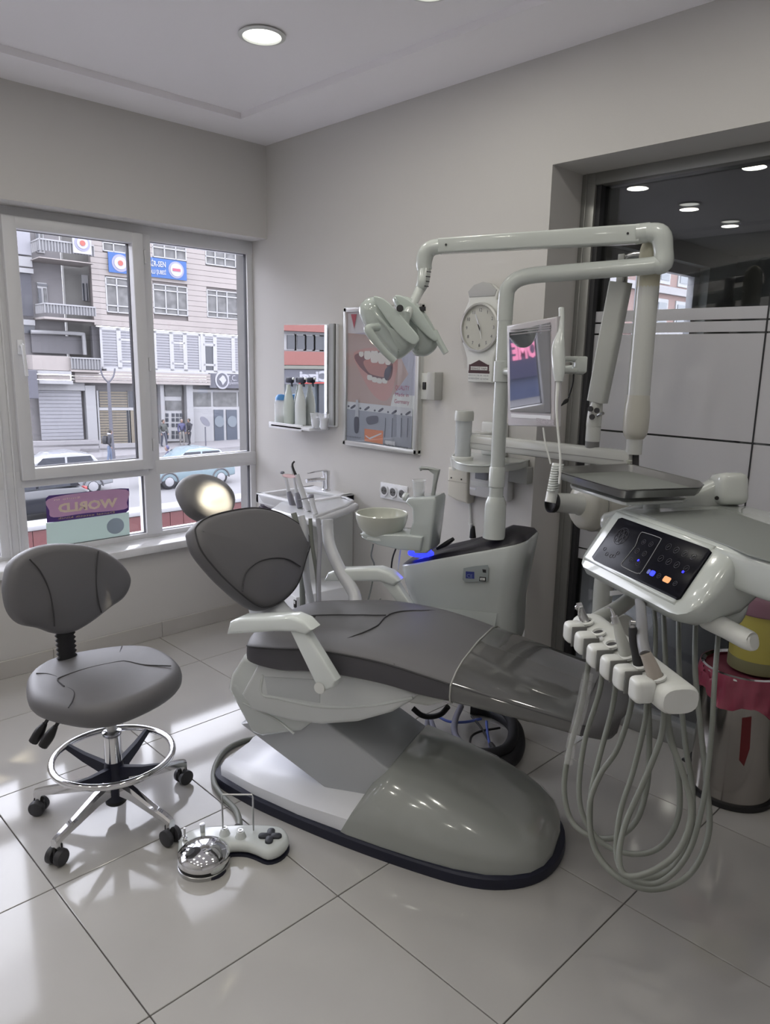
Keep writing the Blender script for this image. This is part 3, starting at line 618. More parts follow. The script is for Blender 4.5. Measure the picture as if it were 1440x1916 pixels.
# scooter with rider
g = P(318, 903, 2, ZS)
sc = thing('scooter', 'black and chrome scooter ridden past the blue car', 'scooter', g)
A = math.radians(176); ux = Vector((math.cos(A), math.sin(A), 0)); uy = Vector((-math.sin(A), math.cos(A), 0)); q = lambda f, s, z: g+ux*f+uy*s+Z*z
for f in (-.62, .62): obj('wheel', lathe([(.02, -.05), (.16, -.06), (.27, -.05), (.3, 0), (.27, .05), (.16, .06), (.02, .05)], q(f, 0, .3), uy, 20), BLACK, sc)
obj('frame', tube([q(-.6, 0, .45), q(-.2, 0, .55), (q(.1, 0, .35)), q(.45, 0, .4), q(.5, 0, .9)], [.14, .16, .1, .09, .08], 10), BLACK, sc)
obj('seat', tube([q(-.55, 0, .72), q(-.1, 0, .7)], .13, 10, 0, flat=((0, 0, 1), .5)), BLACK, sc); obj('fork', tube([q(.62, .08, .3), q(.48, .08, .85)], .04, 6, 0), CHROME, sc)
obj('handlebar', tube([q(.42, -.3, 1.0), q(.5, 0, .92), q(.42, .3, 1.0)], .03, 6), BLACK, sc)
person('rider in a purple hooded jacket bent over the scooter', g-ux*.15, A, PC, DG, 2.0, 0, lean=.35, hair=(.08, .08, .17), sit=True)
# ---- building and sign that the wall mirror and the monitor reflect (further left across the street)
YB = 38.0; XM = 2.60
MNN = Vector((-1, .024, 0)).normalized(); MP0 = Vector((XM, 3.35, 1.5))
def mrp(x, y):
    m = PL(x, y, MP0, MNN); d = ray(x, y); d = d-MNN*(2*d.dot(MNN)); return m+d*((YB-m.y)/d.y)
zz = lambda y: mrp(575, y).z
mb = thing('shop_building', 'red and white building across the street, seen only in the wall mirror', 'building', (-25, YB, ZS))
RB = em('red_brick_band', (.30, .115, .10)); YN = Vector((0, -1, 0))
def mbx(name, x0, x1, z0, z1, off, th, m, par=mb): return obj(name, box((x0, YB-off, z0), (x1, YB-off+th, z1)), m, par, smooth=False)
mbx('wall', -44, -4, ZS, 12, -.3, .5, WPIER)
mbx('brick_band', -44, -14, zz(621), 8, .5, .8, RB); mbx('brick_band', -44, -14, zz(683), zz(658), .5, .8, RB); mbx('ledge', -44, -14, zz(690), zz(684), .7, 1, em('olive_ledge', (.22, .22, .19)))
for xa in (537, 556, 573, 590, 603):
    p = mrp(xa, 640); o = mbx('window', p.x-.85, p.x+.05, zz(656)+.0, zz(626), -.25, .06, WFR); mbx('pane', p.x-.7, p.x-.15, zz(654), zz(628), -.2, .06, DARKW, o)
mbx('sign_board', -30, -14, zz(718), zz(691), .6, .4, SIGNG); mbx('shop_glass', -30, -14, ZS, zz(719), .1, .2, em('shop_glass_grey', (.10, .12, .14), .3)); mbx('shop_pillar', mrp(596, 760).x-.2, mrp(596, 760).x+.2, ZS, zz(719), .3, .2, DARKW)
mbx('red_line', mrp(606, 715).x, mrp(548, 715).x, zz(717), zz(714.5), .64, .05, em('line_red', (.5, .06, .05)))
a = mrp(611, 712); c = mrp(553, 712)
text('oÇizgi', (a.x-.35, YB-.62, zz(712.5)), (1, 0, 0), Z, zz(694)-zz(712.5), SIGNW, mb, 'shop_letters', width=(c.x-a.x)+.5, bold=.04)
hs = thing('home_sign', 'dark shop sign with pink HOME lettering, seen only in the monitor screen', 'sign', (-9.5, YB-.8, 3.5))

# ================================================================ ON THE RIGHT WALL
nX = Vector((-1, 0, 0)); eY = Vector((0, -1, 0))           # facing into the room; reading direction
# mirror cabinet with shelf
my0, my1 = P(612, 700, 0, XM).y, P(532, 700, 0, XM).y; mz0, mz1 = P(600, 797, 0, XM).z, P(570, 607, 0, XM).z
t = thing('mirror', 'tall wall mirror with a white side strip above the basin', 'mirror', (XW, (my0+my1)/2, mz0))
obj('backing', box((XM+.012, my0-.045, mz0), (XW, my1, mz1), .002), WHITE3, t); obj('mirror_glass', prism([PL(x, y, MP0, MNN) for x, y in ((532, 797), (611, 799), (612, 608), (531, 608))], MNN, .003), MIRROR, t, smooth=False, label='mirror glass')
obj('side_strip', box((XM+.002, my0-.045, mz0+.01), (XM+.02, my0-.012, mz1)), mat('strip_grey', (.40, .41, .42), .3), t, smooth=False)
t = thing('mirror_shelf', 'narrow white shelf below the wall mirror', 'shelf', (XW, 3.3, mz0-.02))
obj('shelf_board', box((2.50, my0+.03, mz0-.022), (XW, my1+.0, mz0-.006), .004), WHITE3, t); obj('shelf_lip', box((2.50, my0+.10, mz0-.03), (2.512, my1+.02, mz0+.004), .002), WHITE3, t)
zsf = mz0-.006
MLK = mat('milky_plastic', (.55, .60, .56), .35, coat=.2); CLR = mat('clear_plastic', (.80, .82, .86), .15, alpha=.35)
def sprayb(px, lab, hue, s=1, m=MLK):
    p = P(px, 780, 2, zsf); p = PL(px, 770, (2.566, 0, 0), Vector((1, 0, 0))); p.z = zsf; p.x = 2.566
    t = thing('spray_bottle', lab, 'spray bottle', p, 'spray bottles on the mirror shelf')
    hT = (P(px, 705, 0, 2.55).z-zsf)
    obj('bottle', lathe([(.03, 0), (.036, .006), (.036, hT*.42), (.03, hT*.55), (.014, hT*.75), (.012, hT*.84)], p, n=20, sx=.8), m, t)
    obj('trigger_head', obox(p+Z*(hT*.93)+Vector((0, -.012, 0)), (0, 1, 0), (1, 0, 0), Z, .03, .011, .016, .008), NAVY, t); obj('nozzle', tube([p+Z*hT*.96+eY*.03, p+Z*hT*.96+eY*.052], .007, 8, 0), WHITE, t)
    obj('trigger', tube([p+Z*hT*.9+eY*.025, p+Z*hT*.8+eY*.035], .005, 6, 0), NAVY, t)
sprayb(540, 'greenish spray bottle with navy trigger, the left one on the mirror shelf', 0); sprayb(562, 'whitish spray bottle with navy trigger, the right one on the mirror shelf', 1, m=mat('milky_white', (.6, .63, .63), .35))
p = Vector((2.55, P(526, 770, 0, 2.55).y, zsf)); t = thing('soap_bottle', 'clear squat bottle with blue cap at the left end of the mirror shelf', 'bottle', p)
obj('bottle', lathe([(.032, 0), (.038, .006), (.038, .12), (.034, .135), (.02, .15)], p, n=22), CLR, t); obj('liquid', lathe([(.03, .004), (.035, .008), (.035, .045)], p, n=20), MLK, t); obj('cap', lathe([(.034, .13), (.032, .15), (.02, .165), (.001, .168)], p, n=22, cap=False), mat('cap_blue', (.08, .28, .62), .4), t)
for px, lab in ((590, 'frosted plastic cup left of the other on the mirror shelf'), (606, 'frosted plastic cup at the right end of the mirror shelf')):
    p = Vector((2.54, P(px, 780, 0, 2.54).y, zsf)); t = thing('plastic_cup', lab, 'cup', p, 'cups on the mirror shelf'); obj('cup_body', lathe([(.018, 0), (.021, .004), (.028, .075), (.03, .078), (.029, .082)], p, n=22, cap=False), CLR, t)
    obj('contents', lathe([(.001, .002), (.019, .004), (.025, .06), (.001, .062)], p, n=16), WHITE3, t)
# poster in a silver frame
pxf = 2.618
py0, py1 = P(785, 660, 0, pxf).y-.004, P(643, 700, 0, pxf).y; pz0, pz1 = 1.115, 1.83
t = thing('framed_poster', 'silver framed poster of an open mouth above dental tools', 'poster', (XW, (py0+py1)/2, pz0))
obj('board', box((pxf+.004, py0, pz0), (XW, py1, pz1)), WHITE2, t, smooth=False); fw = .026
FRM = mat('silver_frame', (.52, .52, .50), .3, metal=.6)
for lo, hi in (((py0, pz0), (py1, pz0+fw)), ((py0, pz1-fw), (py1, pz1)), ((py0, pz0), (py0+fw, pz1)), ((py1-fw, pz0), (py1, pz1))): obj('frame_bar', box((pxf-.008, lo[0], lo[1]), (XW, hi[0], hi[1]), .005), FRM, t)
def pp_(x, y): return P(x, y, 0, pxf+.004)
A0, B0, C0, D0 = py1-fw, py0+fw, pz1-fw, pz0+fw
k = [0]
def pf(name, pts, m, raw=False):
    k[0] += 1; q = [Vector((pxf+.004, min(max(p[0], B0), A0), min(max(p[1], D0), C0))) for p in ([(v.y, v.z) for v in (pp_(*q) for q in pts)] if not raw else pts)]
    return obj(name, flat(q, nX, .00016*k[0], .00014), m, t, smooth=False)
pr_ = lambda n, c: mat(n, c, .35)
sp = lambda *pts: [(v.x, v.y) for v in catmull([(a_, b_, 0) for a_, b_ in pts], 4, True)]
pf('print_sky', [(A0, C0), (B0, C0), (B0, 1.4), (A0, 1.4)], pr_('print_pale_blue', (.42, .42, .50)), True)
pf('print_band', [(651, 585), (800, 570), (800, 612), (651, 625)], pr_('print_white', (.55, .55, .57)))
pf('print_skin', [(651, 623), (700, 628), (742, 652), (764, 700), (735, 740), (728, 770), (690, 757), (650, 751)], pr_('print_skin', (.42, .31, .28)))
pf('print_lip', sp((662, 668), (668, 656), (700, 650), (735, 655), (744, 680), (738, 715), (730, 742), (715, 750), (695, 735), (675, 700)), pr_('print_lip', (.48, .27, .25)))
pf('print_mouth', sp((663, 666), (680, 659), (705, 657), (730, 668), (735, 690), (727, 712), (700, 708), (688, 700), (672, 685)), pr_('print_mouth', (.19, .11, .12)))
pf('print_tongue', sp((680, 676), (700, 672), (722, 680), (722, 704), (700, 702), (688, 695)), pr_('print_tongue', (.42, .22, .20)))
TT_ = pr_('print_tooth', (.62, .60, .56))
for x0, x1, y0, y1 in ((672, 680, 659, 668), (682, 693, 658, 673), (694, 707, 658, 679), (708, 720, 661, 681), (721, 731, 668, 683)): pf('print_tooth', sp((x0, y0), ((x0+x1)/2, y0-1), (x1, y0), (x1, y1-3), ((x0+x1)/2, y1), (x0, y1-3)), TT_)
for x0, y0 in ((688, 702), (697, 706), (706, 708), (716, 708)): pf('print_tooth', sp((x0, y0), (x0+8, y0+1), (x0+8, y0+9), (x0, y0+8)), TT_)
pf('print_gap', sp((722, 690), (733, 684), (730, 700), (724, 712), (719, 704)), pr_('print_shadow', (.10, .09, .12)))
pf('print_red_mark', [(657, 588), (668, 588), (663, 615)], pr_('print_red', (.42, .07, .10)))
pf('print_strip', [(650, 751), (772, 764), (772, 779), (649, 765)], pr_('print_white', (.5, .5, .5)))
pf('print_tools', [(649, 765), (772, 779), (770, 843), (647, 828)], pr_('print_tool_grey', (.30, .31, .35)))
INK = pr_('print_ink', (.085, .085, .11))
for x, y in ((661, 761), (687, 764), (713, 767), (738, 771), (764, 773)): pf('print_burr', sp((x-5, y+2), (x+3, y-4), (x+5, y-1), (x-2, y+4)), INK)
for x, y in ((653, 760), (675, 764), (702, 768), (727, 771), (752, 775)): pf('print_dot', sp((x-2, y), (x, y-2), (x+2, y), (x, y+2)), INK)
pf('print_brush_neck', [(667, 748), (671, 748), (672, 780), (665, 780)], pr_('print_silver', (.45, .45, .48)))
pf('print_brush', sp((664, 782), (672, 782), (672, 805), (668, 811), (664, 805)), INK); pf('print_cap', sp((687, 781), (706, 778), (709, 787), (705, 792), (690, 794)), INK)
pf('print_orange', [(683, 802), (718, 806), (717, 831), (683, 825)], pr_('print_orange', (.60, .20, .09))); pf('print_squiggle', [(685, 814), (692, 819), (714, 810), (715, 812), (693, 822), (685, 816)], pr_('print_white', (.5, .5, .5)))
for x in (722, 735, 752, 764): pf('print_line', [(x, 782), (x+1.2, 782), (x-.5, 818), (x-1.7, 818)], INK)
pf('print_white_patch', [(722, 824), (740, 826), (740, 834), (722, 831)], pr_('print_white', (.5, .5, .5)))
def ptx(s, x0, y0, x1, h, m):
    a = pp_(x0, y0); c = pp_(x1, y0); text(s, (pxf-.013, a.y, a.z), eY, Z, h, m, t, 'print_letters', width=abs(a.y-c.y))
VN = pr_('print_wine', (.28, .06, .12))
ptx('QUALITY', 744, 729, 770, .022, VN); ptx('Made in', 744, 741, 769, .018, VN); ptx('Germany', 742, 754, 770, .02, VN); ptx('meister', 651, 817, 680, .012, INK); ptx('Made in Germany', 722, 833, 768, .011, INK)
obj('cover_pane', box((pxf-.0135, B0, D0), (pxf-.0130, A0, C0)), glass_mat('poster_glass', (.96, .97, .98), .12), t, smooth=False)
# clock
cx = 2.605; c0 = P(899, 613, 0, cx); R_ = abs(P(899, 566, 0, cx).z-P(899, 660, 0, cx).z)/2
t = thing('wall_clock', 'white wall clock with printed plate below the dial', 'clock', (XW, c0.y, P(890, 700, 0, cx).z))
q = lambda a, h: Vector((cx, c0.y-a, c0.z+h))
WD = mat('dark_wood', (.055, .03, .025), .4)
obj('wood_ring', lathe([(R_*1.2, -.0), (R_*1.2, .022), (R_*.9, .03), (R_*.3, .03)], (XW, c0.y, c0.z), nX, 40), WD, t)
prof = [q(-.062, -.235), q(.072, -.235), q(.078, -.13), q(.1, -.07), q(.108, 0), q(.1, .07), q(.076, .115), q(.085, .15), q(.05, .178), q(0, .188), q(-.05, .178), q(-.08, .15), q(-.076, .115), q(-.1, .07), q(-.108, 0), q(-.1, -.07), q(-.073, -.13)]
obj('case', pillow(prof, nX, .03, .008, smooth=0, seg=3, fan=False), WHITE2, t)
obj('top_panel', pillow([p_+nX*.004 for p_ in (q(-.07, .13), q(.07, .13), q(.078, .155), q(.045, .182), q(0, .192), q(-.045, .182), q(-.078, .155))], nX, .01, .004, smooth=0, seg=2, fan=False), mat('clock_grey', (.42, .42, .42), .35), t)
obj('bezel', lathe([(R_*.88, 0), (R_, .004), (R_*.98, .014), (R_*.9, .016), (R_*.88, .004)], (cx, c0.y, c0.z), nX, 44, cap=False), FRM, t)
dl = obj('dial', lathe([(.001, .002), (R_*.9, .002), (R_*.9, .004), (.001, .004)], (cx, c0.y, c0.z), nX, 40), mat('dial_cream', (.50, .50, .46), .5), t)
for i in range(1, 13):
    a = math.radians(30*i); text(str(i), (cx-.005, c0.y-R_*.70*math.sin(a), c0.z+R_*.70*math.cos(a)-.007), eY, Z, .014, INK, dl, 'numeral', align='CENTER')
for a_, l_, w_ in ((-22, .062, .003), (163, .05, .0035)):
    a = math.radians(a_); d_ = Vector((0, -math.sin(a), math.cos(a))); s_ = Vector((0, -math.cos(a), -math.sin(a)))
    obj('clock_hand', prism([Vector((cx-.012, c0.y, c0.z))+d_*u+s_*v for u, v in ((-.015, -w_), (-.015, w_), (l_, w_*.4), (l_, -w_*.4))], nX, .0012), WHITE2 if l_ < .055 else STEEL, t, smooth=False)
pm = mat('print_maroon', (.05, .018, .022), .5); g = lambda pts, m, kk=1: obj('plate_print', flat([q(a, h) for a, h in pts], nX, .0006*kk, .0004), m, t, smooth=False)
g([(-.058, -.196), (.06, -.196), (.06, -.185), (.056, -.185), (.056, -.158), (.048, -.158), (.0, -.138), (-.048, -.158), (-.056, -.158), (-.056, -.185), (-.058, -.185)], pm)
g([(-.046, -.182), (.048, -.182), (.048, -.167), (-.046, -.167)], WHITE2, 2)
text('MERKEZ YAPI', (cx-.003, c0.y+.044, c0.z-.180), eY, Z, .010, pm, t, 'plate_letters', width=.088); text('0312 311 22 33  ULUS', (cx-.0015, c0.y+.056, c0.z-.208), eY, Z, .006, INK, t, 'plate_letters', width=.112); text('GÜNDOĞAN  iş merkezi', (cx-.0015, c0.y+.056, c0.z-.222), eY, Z, .007, INK, t, 'plate_letters', width=.112)
# small grey box beside the poster (thermostat / lock housing)
t = thing('wall_switch', 'small beige wall switch half covered by a grey box, right of the poster', 'switch', (XW, P(800, 720, 0, 2.62).y, 1.42))
a, c = P(788, 698, 0, 2.63), P(800, 748, 0, 2.63); obj('plate', box((2.63, c.y, c.z), (XW, a.y, a.z), .002), WHITE2, t); obj('key', box((2.624, (a.y+c.y)/2-.01, (a.z+c.z)/2-.015), (2.631, (a.y+c.y)/2+.01, (a.z+c.z)/2+.02), .002), BLACK, t)
a, c = P(799, 696, 0, 2.59), P(813, 749, 0, 2.59); obj('box', box((2.585, c.y, c.z), (XW, a.y-.004, a.z), .003), mat('box_grey', (.44, .44, .42), .5), t)
# triple socket
t = thing('wall_socket', 'row of three round sockets in a white plate above the spittoon', 'socket', (XW, 2.63, .92)); a, c = P(712, 906, 0, 2.634), P(756, 938, 0, 2.634)
yy0, yy1 = P(761, 925, 0, 2.634).y, P(711, 925, 0, 2.634).y; zc = P(735, 921, 0, 2.634).z
obj('plate', box((2.634, yy0, zc-.042), (XW, yy1, zc+.042), .003), WHITE3, t)
for i in range(3):
    y = yy1+(yy0-yy1)*(i+.5)/3; w6 = obj('socket', lathe([(.029, .004), (.029, .006), (.024, .007), (.021, -.0), (.001, 0)], (2.634, y, zc), nX, 26), WHITE3, t)
    obj('socket_well', lathe([(.001, .002), (.0205, .002), (.0205, .0045), (.001, .0045)], (2.634, y, zc), nX, 24), mat('socket_grey', (.13, .13, .135), .5), w6)
    for s in (-1, 1): obj('contact', lathe([(.001, 0), (.0032, 0), (.0032, .002), (.001, .002)], (2.629, y+s*.0095, zc), nX, 8), BLACK, w6)
# curved wall shelf with cup dispenser
WS = mat('worn_white', (.50, .52, .50), .22, coat=.3)
zt = 1.158; e = [P(x, y, 2, zt) for x, y in ((1008, 858), (960, 868), (900, 872), (862, 868), (847, 860), (848, 851), (862, 846))]
e = [Vector((min(p.x, 2.641), p.y, zt)) for p in e]; e = [Vector((2.641, e[0].y, zt))]+catmull(e[0:], 4)+[Vector((2.641, e[-1].y+.01, zt))]
sh_ = thing('wall_shelf', 'white curved wall shelf behind the lamp pole', 'shelf', (XW, 2.0, zt))
obj('shelf_top', prism(e, Z, .028, 0), WS, sh_, ang=50); c0_ = sum(e, Vector())/len(e)
obj('shelf_rim', tube([p+Z*.001 for p in e[1:-1]], .004, 6, 0), WHITE, sh_)
obj('apron', box((2.60, 1.79, zt-.10), (XW-.001, P(940, 890, 0, 2.60).y, zt-.028), .003), mat('apron_grey', (.34, .345, .33), .5), sh_)
t = thing('cup_dispenser', 'clear cup dispenser tube with a grey lid on the curved shelf', 'dispenser', P(865, 862, 2, zt)); p = P(865, 860, 2, zt); hh = P(865, 768, 0, p.x).z-zt
rr = .037; TUB = mat('dispenser_tube', (.62, .65, .66), .15, alpha=.55)
obj('tube', lathe([(rr*.94, .0), (rr*.94, hh*.82), (rr*.90, hh*.82), (rr*.90, 0)], p, n=30, cap=False), TUB, t); obj('lid', lathe([(rr*.95, hh*.8), (rr*1.08, hh*.8), (rr*1.08, hh*.97), (rr*.98, hh), (.001, hh)], p, n=30), mat('lid_grey', (.46, .47, .45), .4), t, label='grey lid')
obj('base_ring', lathe([(rr*.9, 0), (rr*1.2, .0), (rr*1.2, .012), (rr*.9, .016)], p, n=30), WHITE2, t); obj('cups', lathe([(rr*.6, .002), (rr*.8, .004), (rr*.8, hh*.3), (rr*.6, hh*.32)], p, n=20), WHITE3, t)
for yb in (P(853, 935, 0, 2.64).y,): pass
obj('outlet_cone', lathe([(.03, 0), (.026, -.03), (.012, -.075), (.002, -.078)], (2.60, P(853, 880, 0, 2.60).y, zt-.028), n=16), WHITE2, sh_)
# beige wall units under the shelf
def wunit(name, lab, cat, x0, x1, y0, y1, d, m):
    a, c = P(x0, y0, 0, XW-d), P(x1, y1, 0, XW-d); o = thing(name, lab, cat, (XW, (a.y+c.y)/2, c.z)); return o, a, c
t, a, c = wunit('paper_dispenser', 'beige dispenser with two small black dots under the curved shelf', 'dispenser', 837, 873, 882, 938, .06, IVORY)
obj('case', pillow([Vector((XW-.06, y, z)) for y, z in ((a.y, a.z+.02), (a.y, c.z+.01), ((a.y+c.y)/2, c.z-.008), (c.y, c.z-.012), (c.y, a.z+.03))], nX, .06, .012, smooth=0, seg=3, fan=False), mat('beige', (.56, .54, .48), .4), t)
obj('seam_line', box((XW-.0612, c.y+.004, (a.z+c.z)/2+.02), (XW-.060, a.y-.004, (a.z+c.z)/2+.022)), mat('beige_line', (.35, .33, .29), .5), t)
for f in (.2, .7): obj('dot', lathe([(.001, 0), (.004, 0), (.004, .002), (.001, .002)], (XW-.06, a.y+(c.y-a.y)*f, (a.z+c.z)/2+.035), nX, 10), BLACK, t)
t, a, c = wunit('control_box', 'pale control box with a small grey screen behind the lamp pole', 'control box', 875, 948, 884, 940, .05, IVORY)
obj('case', box((XW-.05, c.y, c.z), (XW, a.y-.006, a.z+.05), .012), mat('pale_box', (.60, .60, .60), .4), t)
obj('screen', box((XW-.056, a.y-.115, (a.z+c.z)/2+.03), (XW-.049, a.y-.045, a.z+.06), .004), mat('screen_grey', (.20, .205, .235), .3), t); obj('sticker', box((XW-.0515, a.y-.05, c.z+.03), (XW-.0495, a.y-.015, c.z+.04)), WHITE3, t)
obj('keypad', box((XW-.0525, a.y-.13, (a.z+c.z)/2-.002), (XW-.0495, a.y-.02, (a.z+c.z)/2+.018), .002), WHITE2, t)
t = thing('wall_cable_duct', 'thin white cable running down the wall below the pale control box', 'cable', P(880, 960, 0, 2.63)); obj('cable', tube([P(875, 930, 0, 2.636), P(879, 950, 0, 2.636), P(880, 990, 0, 2.636), P(880, 1040, 0, 2.636)], .006, 8, 3), WHITE2, t); obj('clip', box((2.63, P(880, 980, 0, 2.636).y-.01, P(880, 980, 0, 2.636).z-.005), (XW, P(880, 980, 0, 2.636).y+.01, P(880, 980, 0, 2.636).z+.005), .001), WHITE2, t)
# ---- wash basin in the corner
bz, bx, ya, yb_ = .85, 2.246, 3.29, 2.93
t = thing('wash_basin', 'white wash basin on a dark cabinet in the window corner', 'basin', (2.45, 3.0, 0))
b = bmesh.new(); box((bx, yb_, bz-.055), (bx+.035, ya, bz), .006, bm=b); box((XW-.09, yb_, bz-.055), (XW, ya, bz), .006, bm=b); box((bx, yb_, bz-.055), (XW, yb_+.03, bz), .006, bm=b); box((bx, ya-.03, bz-.055), (XW, ya, bz), .006, bm=b)
obj('rim', b, WHITE3, t)
obj('bowl', loft([rrect((2.40, 3.11, bz-.004), (1, 0, 0), (0, 1, 0), .165, .16, .03), rrect((2.40, 3.11, bz-.06), (1, 0, 0), (0, 1, 0), .15, .14, .05), rrect((2.40, 3.11, bz-.11), (1, 0, 0), (0, 1, 0), .09, .08, .06), rrect((2.40, 3.11, bz-.12), (1, 0, 0), (0, 1, 0), .01, .01, .004)], cap=False), WHITE3, t)
CAB = mat('aubergine_cabinet', (.045, .030, .055), .35)
obj('cabinet', box((bx+.02, yb_+.02, .02), (XW-.002, ya-.01, bz-.055), .004), CAB, t); obj('side_panel', box((bx+.01, yb_+.006, .02), (XW-.004, yb_+.019, bz-.056), .002), WHITE2, t); obj('cabinet_door', box((bx+.004, yb_+.03, .1), (bx+.02, (ya+yb_)/2-.003, bz-.07), .003), CAB, t); o = obj('cabinet_door', box((bx+.004, (ya+yb_)/2+.003, .1), (bx+.02, ya-.02, bz-.07), .003), CAB, t)
obj('door_handle', tube([(bx+.004, 3.14, .7), (bx-.014, 3.14, .7), (bx-.014, 3.14, .6), (bx+.004, 3.14, .6)], .005, 6, 0), CHROME, o)
p = Vector((XW-.055, P(610, 905, 0, XW-.055).y, bz)); t = thing('faucet', 'chrome single-lever faucet on the corner basin', 'faucet', p)
zt_ = P(600, 878, 0, p.x).z-bz
obj('faucet_body', lathe([(.026, 0), (.026, .006), (.021, .012), (.019, zt_*.75), (.021, zt_*.8), (.021, zt_*.98), (.01, zt_)], p, n=24), CHROME, t)
obj('spout', tube([p+Z*zt_*.55, p+Z*zt_*.6+nX*.06, p+Z*zt_*.58+nX*.13+Vector((0, .01, 0))], [.013, .012, .011], 12, 3), CHROME, t); obj('lever', tube([p+Z*(zt_*.98), p+Z*(zt_*1.0)+nX*.05, p+Z*(zt_*.95)+nX*.13], [.012, .008, .005], 8, 3, flat=((0, 0, 1), .5)), CHROME, t)
# window stickers
t = thing('window_sticker', 'dark purple window sticker reading WORLD in reverse', 'sticker', P(165, 1000, 1, 3.886))
def wq(pts, off=0): return [P(x, y, 1, 3.886-off) for x, y in pts]
NY = Vector((0, -1, 0))
rr_ = catmull([(90, 934, 0), (160, 921, 0), (236, 916, 0), (237, 940, 0), (232, 953, 0), (160, 960, 0), (100, 968, 0), (92, 955, 0)], 4, True)
def edge_pt(v):
    q4 = [(85, 928), (241, 912), (241, 958), (88, 979)]; c0x, c0y = 163, 944; dx, dy = v.x-c0x, v.y-c0y; best = 9
    for (x1, y1), (x2, y2) in zip(q4, q4[1:]+q4[:1]):
        ex_, ey_ = x2-x1, y2-y1; det = dx*(-ey_)+dy*ex_
        if abs(det) < 1e-9: continue
        tt_ = ((x1-c0x)*(-ey_)+(y1-c0y)*ex_)/det
        if tt_ > 0: best = min(best, tt_)
    return (c0x+dx*best, c0y+dy*best)
ri, ro = wq([(v.x, v.y) for v in rr_], .001), wq([edge_pt(v) for v in rr_], .001)
b = bmesh.new(); vi = [b.verts.new(v) for v in ri]; vo = [b.verts.new(v) for v in ro]
for i_ in range(len(vi)): b.faces.new((vi[i_], vi[(i_+1) % len(vi)], vo[(i_+1) % len(vi)], vo[i_]))
obj('sticker_border', b, translucent('sticker_purple', (.035, .018, .07), .4), t, smooth=False)
obj('sticker_field', flat(wq([(v.x, v.y) for v in rr_]), NY, .001, .0006), translucent('sticker_mauve', (.46, .33, .42), .5), t, smooth=False)
a, c = P(221, 943, 1, 3.88), P(110, 955, 1, 3.88); ex = (c-a).normalized()
text('WORLD', P(220, 947, 1, 3.884), ex, Vector((ex.z, 0, -ex.x)).normalized() if ex.x < 0 else Z, .045, translucent('sticker_cream', (.95, .90, .68), .5), t, 'sticker_letters', width=(c-a).length, bold=.045, depth=0)
text('Dental estetik klinik', P(214, 960, 1, 3.884), ex, Vector((ex.z, 0, -ex.x)), .011, mat('sticker_ochre', (.42, .36, .12), .5), t, 'sticker_letters', width=(c-a).length*.95, depth=0)
text('Smile in', P(150, 932, 1, 3.884), ex, Vector((ex.z, 0, -ex.x)), .009, mat('sticker_cream', (.5, .5, .4), .5), t, 'sticker_letters', width=(c-a).length*.42, depth=0)
t = thing('window_sticker', 'pale green sticker with a faint blue disc under the purple one', 'sticker', P(165, 1015, 1, 3.886))
obj('sticker_sheet', flat(wq([(86, 979), (241, 958), (243, 1006), (88, 1022)]), NY, 0, .0008), translucent('sticker_green', (.50, .56, .53), .6), t, smooth=False)
obj('sticker_disc', flat([P(216, 984, 1, 3.885)+Vector((.05*math.cos(i*.35), 0, .045*math.sin(i*.35))) for i in range(18)], NY, 0, .0006), mat('sticker_disc_blue', (.33, .40, .48), .5), t, smooth=False)
# ================================================================ DENTAL CHAIR
dc = thing('dental_chair', 'grey upholstered dental chair with a white floor base', 'dental chair', W(.2, 0, 0))
def sec(a, hw, z0, zs, zt, ch, bc=0, n=3, skew=0):
    """cross-section ring at station a: half width, bottom, shoulder and top heights, crown half width"""
    L_ = [(-hw, z0), (-hw, (z0+zs)/2), (-hw*.99, zs), (-(hw+ch)/2, (zs+zt)/2+.012), (-ch, zt), (-ch*.4, zt+.004), (ch*.4, zt+.004), (ch, zt), ((hw+ch)/2, (zs+zt)/2+.012), (hw*.99, zs), (hw, (z0+zs)/2), (hw, z0)]
    return [W(a+skew*(z-z0), bc+b_, z) for b_, z in L_]
BC = -.005
# skirt
sko = [(-.36, -.14), (-.375, 0), (-.36, .14), (-.2, .2), (0, .235), (.25, .262), (.5, .272), (.68, .262), (.80, .21), (.875, .12), (.90, 0), (.875, -.12), (.80, -.21), (.68, -.262), (.5, -.272), (.25, -.262), (0, -.235), (-.2, -.2)]
def ring_(f, z, da=0): return [W(a*f+(.262*(1-f)), b_*f+BC, z) for a, b_, _ in [tuple(v) for v in catmull([(a, b_, 0) for a, b_ in sko], 4, True)]]
obj('floor_skirt', loft([ring_(1.01, 0), ring_(1.015, .01), ring_(1.01, .034), ring_(.99, .040)]), NAVY, dc, label='dark blue rubber skirt')
# low rear deck
st = [(-.355, .12, .04, .055, .06, .06), (-.33, .15, .04, .07, .082, .08), (-.15, .20, .04, .075, .10, .12), (.05, .232, .04, .08, .12, .15), (.30, .250, .04, .09, .145, .17)]
obj('rear_deck', loft([sec(a, hw, z0, zs, zt, ch, BC) for a, hw, z0, zs, zt, ch in st]), WHITE3, dc)
# front hood
st = [(.225, .250, .04, .12, .20, .15), (.25, .256, .04, .150, .262, .155), (.37, .262, .04, .150, .268, .155), (.5, .264, .04, .145, .246, .15), (.62, .258, .04, .135, .212, .14), (.72, .240, .04, .120, .176, .12), (.79, .208, .04, .105, .148, .10), (.84, .17, .04, .09, .12, .08), (.87, .12, .04, .07, .09, .05), (.884, .06, .04, .05, .06, .03)]
obj('front_hood', loft([sec(a, hw, z0, zs, zt, ch, BC, skew=.5 if a < .26 else 0) for a, hw, z0, zs, zt, ch in st]), mat('hood_white', (.35, .365, .345), .15, coat=.5), dc, ang=60)
